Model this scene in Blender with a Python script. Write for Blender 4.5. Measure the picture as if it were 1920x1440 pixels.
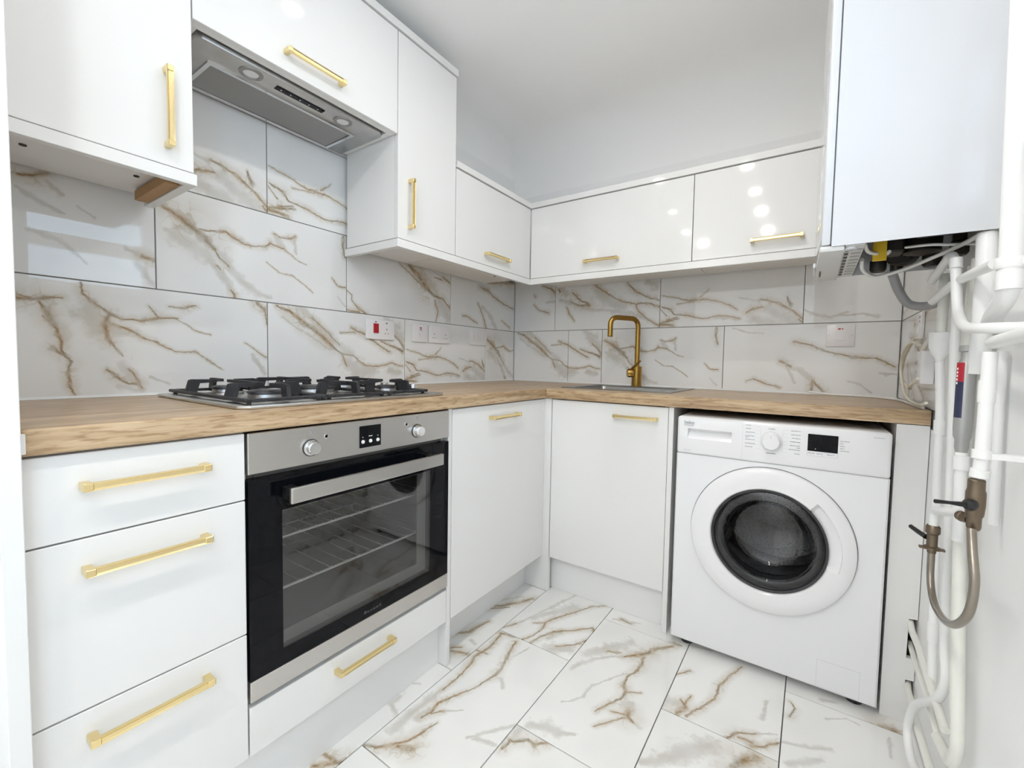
import bpy, bmesh, math, random
from mathutils import Vector, Matrix

# ------------------------------------------------------------------ camera, world, light levels, exposure
SC = bpy.context.scene
COL = SC.collection
for o in list(bpy.data.objects):
    bpy.data.objects.remove(o, do_unlink=True)

CAM_LOC = (1.57022, -2.20441, 1.02519)
YAW, PITCH, ROLL = math.radians(33.4731), math.radians(-2.786), math.radians(1.0845)
F_PX, CX_PX, CY_PX = 804.606, 30.35, -1.64
fw = Vector((-math.sin(YAW) * math.cos(PITCH), math.cos(YAW) * math.cos(PITCH), math.sin(PITCH)))
rt = Vector((math.cos(YAW), math.sin(YAW), 0.0))
up = rt.cross(fw)
r2 = math.cos(ROLL) * rt + math.sin(ROLL) * up
u2 = -math.sin(ROLL) * rt + math.cos(ROLL) * up
cam_data = bpy.data.cameras.new('camera')
cam = bpy.data.objects.new('camera', cam_data)
COL.objects.link(cam)
cam.matrix_world = Matrix(((r2.x, u2.x, -fw.x, CAM_LOC[0]), (r2.y, u2.y, -fw.y, CAM_LOC[1]),
                           (r2.z, u2.z, -fw.z, CAM_LOC[2]), (0, 0, 0, 1)))
cam_data.sensor_width = 36.0
cam_data.lens = F_PX / 1920.0 * 36.0
cam_data.shift_x = -CX_PX / 1920.0
cam_data.shift_y = CY_PX / 1920.0
cam_data.clip_start = 0.02
SC.camera = cam

world = bpy.data.worlds.new('sky')
SC.world = world
world.use_nodes = True
bg = world.node_tree.nodes['Background']
bg.inputs[0].default_value = (0.60, 0.79, 1.0, 1.0)
SKY = 3.4
bg.inputs[1].default_value = SKY
LAMP_W = 2.2            # each ceiling downlight
LAMP_COL = (1.0, 0.965, 0.92)
SC.view_settings.view_transform = 'Standard'
SC.view_settings.look = 'None'
SC.view_settings.gamma = 1.0
SC.view_settings.use_curve_mapping = False
SC.view_settings.exposure = 0.81
SC.cycles.use_denoising = True
SC.cycles.max_bounces = 9
SC.cycles.diffuse_bounces = 7
SC.cycles.glossy_bounces = 4
SC.cycles.transmission_bounces = 4
SC.cycles.transparent_max_bounces = 8
SC.cycles.sample_clamp_indirect = 8.0
SC.cycles.use_adaptive_sampling = True
SC.cycles.adaptive_threshold = 0.05
SC.cycles.adaptive_min_samples = 14
SC.cycles.use_light_tree = False

# ------------------------------------------------------------------ room sizes (metres); x along the back wall, y into the room (negative), z up
RX = 1.853          # right wall
YN = -3.3           # wall behind the camera
ZC = 2.26           # ceiling
ZT, ZU = 0.911, 0.870    # worktop top and underside
XF, YF = 0.589, -0.577   # door faces of the two base runs
UX, UY = 0.3215, -0.3192 # door faces of the two wall-cabinet runs

# ------------------------------------------------------------------ materials
MATS = {}
def mat(name, col=(.8, .8, .8), rough=.5, metal=0.0, spec=.5, coat=0.0, bump=None, vary=0.0, emit=None):
    if name in MATS:
        return MATS[name]
    m = bpy.data.materials.new(name); m.use_nodes = True
    nt = m.node_tree; b = nt.nodes['Principled BSDF']
    b.inputs['Base Color'].default_value = (*col, 1)
    b.inputs['Roughness'].default_value = rough
    b.inputs['Metallic'].default_value = metal
    b.inputs['Specular IOR Level'].default_value = spec
    b.inputs['Coat Weight'].default_value = coat
    b.inputs['Coat Roughness'].default_value = 0.03
    if emit:
        b.inputs['Emission Color'].default_value = (*emit[0], 1); b.inputs['Emission Strength'].default_value = emit[1]
    tc = nt.nodes.new('ShaderNodeTexCoord')
    if bump or vary:
        n = nt.nodes.new('ShaderNodeTexNoise'); n.inputs['Scale'].default_value = bump[0] if bump else 9.0
        n.inputs['Detail'].default_value = 4
        mp = nt.nodes.new('ShaderNodeMapping')
        if bump and len(bump) > 2: mp.inputs['Scale'].default_value = bump[2]
        nt.links.new(tc.outputs['Object'], mp.inputs[0]); nt.links.new(mp.outputs[0], n.inputs['Vector'])
        if bump:
            bp = nt.nodes.new('ShaderNodeBump'); bp.inputs['Strength'].default_value = bump[1]; bp.inputs['Distance'].default_value = 0.002
            nt.links.new(n.outputs[0], bp.inputs['Height']); nt.links.new(bp.outputs[0], b.inputs['Normal'])
        if vary:
            mx = nt.nodes.new('ShaderNodeMix'); mx.data_type = 'RGBA'
            mx.inputs[6].default_value = (*[c * (1 - vary) for c in col], 1); mx.inputs[7].default_value = (*[min(1, c * (1 + vary)) for c in col], 1)
            nt.links.new(n.outputs[0], mx.inputs[0]); nt.links.new(mx.outputs[2], b.inputs['Base Color'])
    MATS[name] = m
    return m

mat('gloss_white', (.785, .78, .765), .055, spec=.55)
mat('carcass_white', (.84, .835, .82), .35)
mat('plinth_white', (.82, .82, .81), .28)
mat('edge_dark', (.12, .12, .12), .6)
mat('plaster', (.90, .90, .895), .75, bump=(60, .06))
mat('ceiling_paint', (.95, .945, .935), .85)
mat('grout', (.20, .20, .195), .9)
mat('gold', (.84, .68, .36), .25, 1.0)
mat('tap_brass', (.40, .24, .06), .28, 1.0)
mat('steel', (.58, .565, .54), .30, 1.0, bump=(60, .05, (.3, .3, 30)), vary=.06)
mat('steel_dark', (.52, .51, .495), .30, 1.0, bump=(22, .05, (1, 1, 1)), vary=.18)
mat('filter_mesh', (.36, .345, .325), .42, .9, bump=(900, .5))
mat('chrome', (.78, .78, .78), .12, 1.0)
mat('sink_steel', (.30, .295, .285), .32, 1.0, vary=.1)
mat('black_plastic', (.012, .012, .013), .35)
mat('black_gloss', (.004, .005, .007), .04, spec=.2)
mat('cast_iron', (.022, .023, .026), .5, bump=(300, .2))
mat('burner_cap', (.03, .03, .035), .35)
mat('burner_alu', (.36, .36, .36), .35, 1.0)
mat('cavity', (.20, .20, .195), .45)
mat('rack', (.80, .80, .79), .35, .6)
mat('appliance_white', (.82, .825, .835), .22)
mat('appliance_panel', (.84, .84, .845), .18)
mat('print_grey', (.33, .34, .37), .6)
mat('print_light', (.55, .56, .60), .6)
mat('print_white', (.85, .85, .85), .5)
mat('print_black', (.02, .02, .02), .5)
mat('print_dim', (.045, .045, .05), .3)
mat('rubber', (.035, .037, .04), .45)
mat('drum', (.30, .30, .30), .33, .9)
mat('socket_white', (.84, .82, .82), .22)
mat('red_switch', (.45, .01, .02), .3)
mat('boiler_white', (.63, .64, .66), .12, coat=.3)
mat('boiler_grey', (.62, .62, .61), .4)
mat('dark_metal', (.035, .033, .03), .45, .5, vary=.3)
mat('inner_metal', (.42, .42, .41), .4, .5)
mat('yellow_tag', (.72, .47, .02), .45)
mat('hose_grey', (.34, .34, .35), .45)
mat('pipe_white', (.83, .83, .82), .38, bump=(35, .12), vary=.02)
mat('pipe_cream', (.78, .78, .72), .42, bump=(30, .15), vary=.05)
mat('cable_cream', (.78, .74, .62), .4)
mat('cable_white', (.80, .80, .78), .4)
mat('brass_old', (.20, .155, .11), .42, .85, vary=.2)
mat('lever_black', (.015, .017, .018), .35)
mat('braid', (.30, .265, .22), .30, .75, vary=.12)
mat('label_red', (.42, .015, .03), .4)
mat('label_blue', (.03, .035, .085), .4)
mat('wood_cleat', (.42, .24, .10), .6, vary=.15, bump=(40, .2, (1, .1, 1)))
mat('screw', (.05, .045, .04), .5, .6)
mat('rust', (.10, .075, .05), .8)
mat('frame_white', (.85, .86, .87), .3)
mat('lens', (.80, .80, .80), .35)

def glass_mat(name, tint, gloss=(1, 1, 1), ior=1.5, rough=0.0):
    m = bpy.data.materials.new(name); m.use_nodes = True; nt = m.node_tree
    nt.nodes.remove(nt.nodes['Principled BSDF'])
    out = nt.nodes['Material Output']
    tr = nt.nodes.new('ShaderNodeBsdfTransparent'); tr.inputs[0].default_value = (*tint, 1)
    gl = nt.nodes.new('ShaderNodeBsdfGlossy'); gl.inputs[0].default_value = (*gloss, 1); gl.inputs['Roughness'].default_value = rough
    lw = nt.nodes.new('ShaderNodeLayerWeight'); lw.inputs[0].default_value = .5
    pw = nt.nodes.new('ShaderNodeMath'); pw.operation = 'POWER'; pw.inputs[1].default_value = 5.0
    f0 = ((ior - 1) / (ior + 1)) ** 2
    fr = nt.nodes.new('ShaderNodeMath'); fr.operation = 'MULTIPLY_ADD'; fr.inputs[1].default_value = 1 - f0; fr.inputs[2].default_value = f0
    nt.links.new(lw.outputs['Facing'], pw.inputs[0]); nt.links.new(pw.outputs[0], fr.inputs[0])
    mx = nt.nodes.new('ShaderNodeMixShader')
    nt.links.new(fr.outputs[0], mx.inputs[0]); nt.links.new(tr.outputs[0], mx.inputs[1]); nt.links.new(gl.outputs[0], mx.inputs[2])
    nt.links.new(mx.outputs[0], out.inputs[0])
    MATS[name] = m
glass_mat('window_glass', (.97, .98, .98))
glass_mat('oven_glass', (.80, .80, .79), ior=1.65)
glass_mat('porthole_glass', (.55, .56, .57), ior=1.6)

def wood_mat(name, along):
    m = bpy.data.materials.new(name); m.use_nodes = True; nt = m.node_tree; b = nt.nodes['Principled BSDF']
    N = nt.nodes.new; Lk = nt.links.new
    tc = N('ShaderNodeTexCoord'); mp = N('ShaderNodeMapping')
    s = (2.2, 42, 42) if along == 'x' else (42, 2.2, 42)
    mp.inputs['Scale'].default_value = s
    Lk(tc.outputs['Object'], mp.inputs[0])
    n1 = N('ShaderNodeTexNoise'); n1.inputs['Scale'].default_value = 1.0; n1.inputs['Detail'].default_value = 6; n1.inputs['Roughness'].default_value = .6; n1.inputs['Distortion'].default_value = .6
    Lk(mp.outputs[0], n1.inputs['Vector'])
    r1 = N('ShaderNodeValToRGB')
    e = r1.color_ramp.elements
    e[0].position = .22; e[0].color = (.27, .17, .09, 1)
    e[1].position = .74; e[1].color = (.70, .54, .365, 1)
    x = e.new(.5); x.color = (.50, .355, .21, 1)
    Lk(n1.outputs[0], r1.inputs[0])
    mp2 = N('ShaderNodeMapping'); mp2.inputs['Scale'].default_value = (20, 170, 170) if along == 'x' else (170, 20, 170)
    Lk(tc.outputs['Object'], mp2.inputs[0])
    n2 = N('ShaderNodeTexNoise'); n2.inputs['Scale'].default_value = 1.0; n2.inputs['Detail'].default_value = 3; n2.inputs['Distortion'].default_value = .4
    Lk(mp2.outputs[0], n2.inputs['Vector'])
    r2_ = N('ShaderNodeValToRGB'); r2_.color_ramp.elements[0].position = .34; r2_.color_ramp.elements[0].color = (.55, .45, .36, 1); r2_.color_ramp.elements[1].position = .5; r2_.color_ramp.elements[1].color = (1, 1, 1, 1)
    Lk(n2.outputs[0], r2_.inputs[0])
    mx = N('ShaderNodeMix'); mx.data_type = 'RGBA'; mx.blend_type = 'MULTIPLY'; mx.inputs[0].default_value = .75
    Lk(r1.outputs[0], mx.inputs[6]); Lk(r2_.outputs[0], mx.inputs[7])
    Lk(mx.outputs[2], b.inputs['Base Color'])
    b.inputs['Roughness'].default_value = .33
    bp = N('ShaderNodeBump'); bp.inputs['Strength'].default_value = .15; bp.inputs['Distance'].default_value = .001
    Lk(n2.outputs[0], bp.inputs['Height']); Lk(bp.outputs[0], b.inputs['Normal'])
    MATS[name] = m
wood_mat('oak_y', 'y'); wood_mat('oak_x', 'x')

# marble-effect tile faces: each design is a set of tapering vein strokes in tile coordinates (u1,v1,w1,u2,v2,w2 in mm; last 0 = brown core, 1 = soft grey)
VEINS = {
'A': '''21,239,6,49,224,8,0 49,224,8,76,206,10,0 76,206,10,100,193,8,0 100,193,8,126,166,9,0 126,166,8,146,147,5,0 146,147,8,167,127,9,1 167,127,9,185,100,8,1 185,100,8,210,69,8,1 210,69,8,243,42,9,1 243,42,9,277,24,6,1 277,24,6,313,18,4,1 146,147,3,161,123,2.5,0 161,123,2.5,185,96,2.5,0 106,199,3,129,197,4,0 129,197,4,150,201,3,0 150,201,3,177,208,4,0 177,208,4,199,194,4,0 199,194,4,231,181,3,0 231,181,3,265,183,2.5,0 265,183,2.5,293,188,3,0 293,188,3,308,202,3.5,0 308,202,3.5,326,197,2.5,0 326,197,2.5,356,193,2,0 356,193,2,402,166,1,0 402,166,1,435,154,1,0 199,194,8,245,180,6,1 322,236,2,348,229,2,0 348,229,2,379,237,4,0 379,237,4,395,251,2,0 326,233,5,352,201,6,1 391,238,4,399,189,3,1 296,136,1,332,109,1,0 332,109,1,386,107,1,0 386,107,1,422,85,1,0 422,85,1,460,54,1,0 583,294,5,583,259,5,0 583,259,5,593,214,3,0 536,125,1.5,564,95,2,0 564,95,2,597,92,2,0 563,56,2,597,21,2,1 25,176,4,53,168,14,1 53,168,14,91,141,16,1 91,141,16,125,115,12,1 136,100,6,178,53,8,1 178,53,8,197,17,5,1 190,26,3,200,3,4,0 154,94,2.5,163,85,2.5,0''',
'B': '''43,242,6,64,240,5,0 64,240,5,85,249,6,0 85,249,6,115,252,3,0 43,250,3,71,241,4,0 76,238,4,95,203,6,0 95,203,6,106,163,5,0 106,163,5,112,122,4,0 112,122,4,128,91,4,0 128,91,4,120,62,3,0 120,62,3,127,31,3,0 127,31,3,134,5,2,0 87,236,8,111,177,10,1 111,177,10,112,136,6,1 82,205,2,102,183,3,0 96,128,4,114,111,4,0 114,111,4,126,98,4,0 148,297,3,152,269,3,0 152,269,3,177,244,3,0 177,244,3,201,221,5,0 201,221,5,225,208,3,0 225,208,3,263,208,2.5,0 263,208,2.5,303,222,4,0 303,222,4,348,222,3,0 348,218,1,399,187,1.2,0 399,187,1.2,435,178,1,0 329,256,2,365,254,4,0 365,254,4,393,266,3,0 285,253,1.5,303,222,3,0 201,221,5,192,191,7,0 192,191,7,197,154,5,0 197,154,5,215,125,3,0 215,125,3,224,110,2,0 198,198,3,239,183,4,0 239,183,4,265,166,3,0 265,166,3,302,148,2,0 302,148,2,340,127,1.5,0 340,127,1.5,391,125,1.5,0 391,125,1.5,434,94,1.5,0 434,94,1.5,464,72,1,0 192,73,2,214,50,4,0 214,50,4,236,34,3,0 236,34,3,257,34,4,0 257,34,4,265,18,2,0 237,73,2,260,37,2.5,0 216,27,4,265,10,4,1 566,296,5,592,276,4,0 592,276,4,598,224,2,0 530,159,1.5,595,112,2,0 551,118,5,589,57,5,1 281,53,2,328,31,2,1 162,231,14,181,190,18,1 208,177,8,254,173,6,1 223,80,8,245,49,8,1''',
'C': '''33,295,3,69,281,6,0 69,281,6,104,260,6,0 104,260,6,136,236,7,0 136,236,7,164,221,7,0 164,221,7,199,195,7,0 199,195,7,238,160,6,0 238,160,6,276,136,3,0 276,136,3,334,125,2.5,0 334,125,2.5,364,102,2.5,0 364,102,2.5,391,85,2.5,0 391,85,2.5,452,85,2.5,0 452,85,2.5,524,98,3,0 524,98,3,583,82,2.5,0 113,296,10,161,259,9,1 161,259,9,212,215,9,1 212,215,9,262,171,9,1 262,171,9,316,137,9,1 155,262,2,199,232,2,0 199,232,2,232,201,2,0 232,201,2,269,168,2,0 52,258,2,89,230,2,1 89,230,2,136,204,3,1 136,204,3,180,179,2,1 180,179,2,228,147,2,1 323,239,3,353,228,4,0 353,228,4,387,217,4,0 387,217,4,419,195,4,0 419,195,4,460,169,3.5,0 460,169,3.5,515,146,3.5,0 537,223,4,569,196,5,0 569,196,5,592,167,7,0 464,190,3,524,175,5,0 524,175,5,587,152,8,0 515,264,14,578,211,14,1 480,296,6,559,261,12,1 283,130,3,301,85,4,0 308,108,12,353,65,24,1 353,65,24,431,68,14,1 560,56,10,516,64,12,1 273,219,1.5,338,220,2.5,0''',
'D': '''7,104,3,54,91,5,0 54,91,5,75,64,3,0 75,64,3,152,57,3,0 152,57,3,202,39,3,0 202,39,3,262,46,3,0 262,46,3,308,50,2.5,0 308,50,2.5,372,32,2.5,0 262,46,6,372,32,5,1 6,23,5,49,32,6,0 49,32,6,95,43,3,0 6,16,7,70,11,4,0 42,38,4,88,50,3,0 5,161,1.5,85,146,2,0 85,146,2,143,129,3,0 143,129,3,192,132,4,0 192,132,4,229,130,3,0 229,130,3,283,114,2.5,0 283,114,2.5,330,96,2.5,0 330,96,2.5,359,76,2.5,0 192,142,2,233,180,1.5,0 398,61,4,425,75,5,0 425,75,5,462,79,4,0 478,75,10,526,43,18,1 526,43,18,578,6,14,1 421,30,12,496,9,16,1 455,112,4,492,107,4,0 492,107,4,534,90,5,0 534,90,5,576,59,4,0 576,59,4,616,22,3.5,0 558,117,4,570,88,7,0 362,131,2,450,107,4,1 4,94,2,35,59,2.5,0 602,23,3,617,8,4,0 86,116,1.5,168,124,1.5,0''',
'E': '''320,248,7,377,209,10,0 377,209,10,425,163,11,0 425,163,11,481,130,7,0 481,130,7,533,123,5,0 533,123,5,588,82,4,0 383,254,6,437,192,12,1 437,192,12,494,146,12,1 266,244,2.5,343,203,3,0 343,203,3,401,164,4,0 494,123,8,541,72,26,1 541,72,26,575,28,18,1 478,111,4,502,58,3.5,0 502,58,3.5,492,6,2.5,0 539,232,5,593,208,5,0 480,218,2.5,532,217,3,0 474,244,2,539,232,3,1 -19,98,1.5,23,71,2.5,0 23,71,2.5,23,48,2,0 23,48,2,58,18,4,0 58,18,4,89,2,4,0 2,10,3,58,6,4,0''',
'F': '''241,226,4,309,215,4,0 309,215,4,380,182,4,0 380,182,4,474,154,4,0 474,154,4,554,140,4,0 225,234,10,309,220,10,1 219,134,3,253,85,4,0 253,85,4,288,3,4,0 260,118,7,321,82,9,1 321,82,9,376,10,9,1 88,53,2.5,134,52,2.5,0 134,52,2.5,213,24,2.5,0 439,60,2.5,517,21,2.5,0 308,263,6,610,310,8,0''',
'H': '''348,198,3,389,175,4,1 389,175,4,424,156,2,1 348,230,5,370,235,6,0 370,235,6,395,248,4,0 447,186,2,475,167,3,1 362,109,3,392,102,4,1 392,102,4,423,87,4,1 423,87,4,458,48,2,1 540,98,5,572,88,5,1 572,88,5,596,82,4,0 559,68,5,591,18,5,1 395,229,2,420,204,3,1''',
'I': '''509,268,3,568,247,6,0 568,247,6,602,222,8,0 452,158,2.5,501,120,3,0 501,120,3,554,108,4,0 541,168,5,598,169,6,1 457,218,3,463,207,3,0''',
'J': '''252,243,4,322,199,5,0 322,199,5,371,169,4,0 371,169,4,419,145,4,0 419,145,4,489,126,4,0 489,126,4,511,133,4,0 511,133,4,577,123,4,0 577,123,4,616,106,4,0 439,239,4,491,191,5,0 491,191,5,536,166,4,0 536,166,4,611,140,4,0 551,238,12,595,217,12,1 30,244,8,75,207,14,1 108,162,4,146,141,6,0 146,141,6,219,137,7,0 112,214,4,156,173,5,0 156,173,5,219,144,5,0 31,181,6,98,158,12,1 77,131,3,99,91,3.5,0 99,91,3.5,127,52,2.5,0 173,121,4,276,111,6,1 276,111,6,374,97,8,1 374,97,8,467,79,8,1 467,79,8,549,50,6,1 549,50,6,615,9,5,1 489,122,4,498,99,3,0 498,99,3,549,50,3,0 549,50,3,611,13,4,0 273,202,20,348,152,25,1 348,152,25,420,117,18,1 19,238,6,30,225,6,0''',
'K': '''38,291,2,84,271,2.5,1 84,271,2.5,165,263,2,1 279,226,4,343,208,3.5,0 343,208,3.5,410,180,3,0 410,180,3,483,158,3.5,0 483,158,3.5,560,156,3,0 560,156,3,623,123,3,0 232,141,4,274,116,4,0 274,116,4,315,88,4,1 315,88,4,355,54,6,1 355,54,5,394,16,5,0 355,54,5,352,3,5,0 259,115,3,292,46,3,1 299,110,6,349,66,7,1 103,47,2,130,58,2.5,0 130,58,2.5,185,36,2.5,0 185,36,2.5,237,20,2,0 478,62,2.5,514,50,2.5,1 514,50,2.5,554,19,2.5,1 579,95,3,629,92,3,1''',
'L': '''6,62,3,50,37,4,1 50,37,4,93,24,4,1 93,24,4,155,43,3,1 93,27,2,207,35,2.5,1 207,35,2.5,250,18,5,1''',
'T1': '''21,576,4,31,502,4,0 31,502,4,19,429,4,0 19,429,4,31,393,4,0 31,393,4,41,318,3,0 41,318,3,38,256,3,0 38,256,5,31,202,8,1 31,202,8,29,136,11,1 29,136,11,28,70,10,1 90,573,4,105,516,4,0 105,516,4,132,430,3.5,0 132,430,3.5,132,398,5,0 132,398,5,118,335,2.5,0 118,335,2.5,90,265,2.5,0 90,265,2.5,64,206,4,0 64,206,4,73,173,4,0 73,173,4,64,143,3,0 151,577,2,131,507,2,1 139,231,2,97,196,2.5,1 97,196,2.5,77,170,2.5,0 62,172,10,54,136,10,1 5,-1,3.5,37,11,5,0 37,11,5,65,41,4,0 65,41,4,89,74,4,0 89,74,4,101,109,4.5,0 101,109,4.5,112,158,2,0 78,45,6,116,60,7,0 213,167,2,241,207,3,1 241,207,3,279,250,4,1 279,250,4,311,296,4,1 233,179,5,289,196,4,1 4,455,3,43,463,3,0 76,593,4,16,583,5,0 156,399,4,185,367,3,1''',
'T2': '''-4,9,2.5,29,58,3.5,0 29,58,3.5,55,139,4,1 55,139,4,91,255,6,1 91,255,6,127,387,4,1 60,132,8,162,294,16,1 83,106,2,120,133,4,0 120,133,4,141,189,4,0 141,189,4,180,261,4,0 180,261,4,223,343,3.5,0 223,343,3.5,282,397,2.5,0 120,133,4,133,101,3.5,0 133,101,3.5,126,38,3,0 126,38,3,103,-5,3,0 139,2,3.5,154,58,3.5,0 154,58,3.5,178,104,5,0 178,104,5,227,148,3.5,0 227,148,3.5,286,209,3.5,0 286,209,3.5,297,197,5,0 227,38,3,274,79,3.5,0 274,79,3.5,305,146,3.5,0 208,7,16,269,49,14,1 178,56,8,194,105,8,1''',
'T3': '''273,595,4,234,550,6,0 234,550,6,211,504,7,0 211,504,7,181,467,7,0 181,467,7,149,440,4,0 149,440,4,104,408,4,1 104,408,4,65,365,5,1 65,365,5,35,313,6,1 35,313,6,22,281,5,1 207,473,5,214,439,5,0 214,439,5,205,387,4,0 205,387,4,192,349,4,0 192,349,4,198,312,4.5,0 198,312,4.5,211,288,5,0 211,288,5,209,249,4,0 209,249,4,188,210,3,0 188,210,3,166,165,2.5,0 213,283,3.5,253,310,1.5,0 225,241,6,244,255,6,1 244,255,6,250,206,8,1 245,220,6,251,202,7,0 251,202,7,272,189,4,0 272,189,5,290,180,4,1 183,111,2,219,163,2,0 219,163,2,244,191,2,0 204,191,2.5,240,202,3.5,0 67,138,2,107,190,3,1 107,190,3,115,247,3,1 115,247,3,139,294,2,1 139,294,2,176,356,3,1 34,376,12,80,442,12,1 80,442,12,144,531,12,1 89,431,3,130,451,3,0 29,10,8,79,34,12,1 79,34,12,117,40,8,1 117,40,8,148,59,3,1''',
'T4': '''13,517,4,17,548,4,0 17,548,4,25,549,4,0 25,549,4,55,580,4.5,0 55,580,4.5,78,576,5,0 78,576,5,102,603,4,0 16,593,8,20,555,8,1''',
'T5': '''177,336,2.5,148,260,3,0 148,260,3,129,196,4,0 129,196,4,126,130,3,0 126,130,3,104,77,3,0 104,77,3,80,41,3.5,0 80,41,3.5,69,9,3.5,0 44,72,3,60,46,6,0 60,46,6,46,7,6,0 1,35,12,49,53,9,1 62,100,2,55,49,4,0 176,-8,4,206,38,4,0 206,38,4,244,61,2.5,0 244,61,2.5,296,94,2,1 208,20,3.5,239,24,3.5,0 241,13,4,270,30,3.5,0 270,30,3.5,302,67,3,0 233,13,8,255,23,8,1 1,166,2,31,215,2.5,0 263,217,3,253,130,5,1 -2,354,4,69,360,4,1''',
'T6': '''7,405,6,44,435,10,1 44,435,10,90,495,18,1 90,495,18,147,558,16,1 207,526,7,225,560,8,0 225,560,8,255,590,8,0''',
'T7': '''16,555,2.5,30,534,3,0 30,534,3,19,491,3,0 4,377,3,45,393,4,1 45,393,4,114,429,4,1 18,312,6,60,346,6,1 60,346,6,92,379,5,1 250,566,3,245,491,3,1 105,544,2,157,580,2,1 157,580,2,182,571,2,1''',
'T7b': '''95,15,5,128,22,4,1 221,-20,7,265,-2,8,0''',
'T8': '''29,18,3,78,31,5,1 78,31,5,135,51,2,1 55,36,3,101,27,3,0 215,-10,4,277,7,4,1 277,7,4,300,6,4,0''',
'T9': '''177,360,5,215,396,7,0 215,396,7,251,448,6,0 251,448,6,285,507,6,0 174,333,4,239,396,4,0 179,146,5,213,177,6,0 213,177,6,217,216,5,0 217,216,5,236,273,3,0 221,71,4,250,94,3,0 235,56,5,291,83,5,0 177,413,3,241,499,3,1 252,143,4,280,137,4,1''',
'T10': '''251,387,7,250,420,6,1 256,384,5,291,370,5,1 238,476,3,257,489,3,1 245,182,5,288,187,6,0 251,148,6,300,195,6,0''',
}


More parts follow.
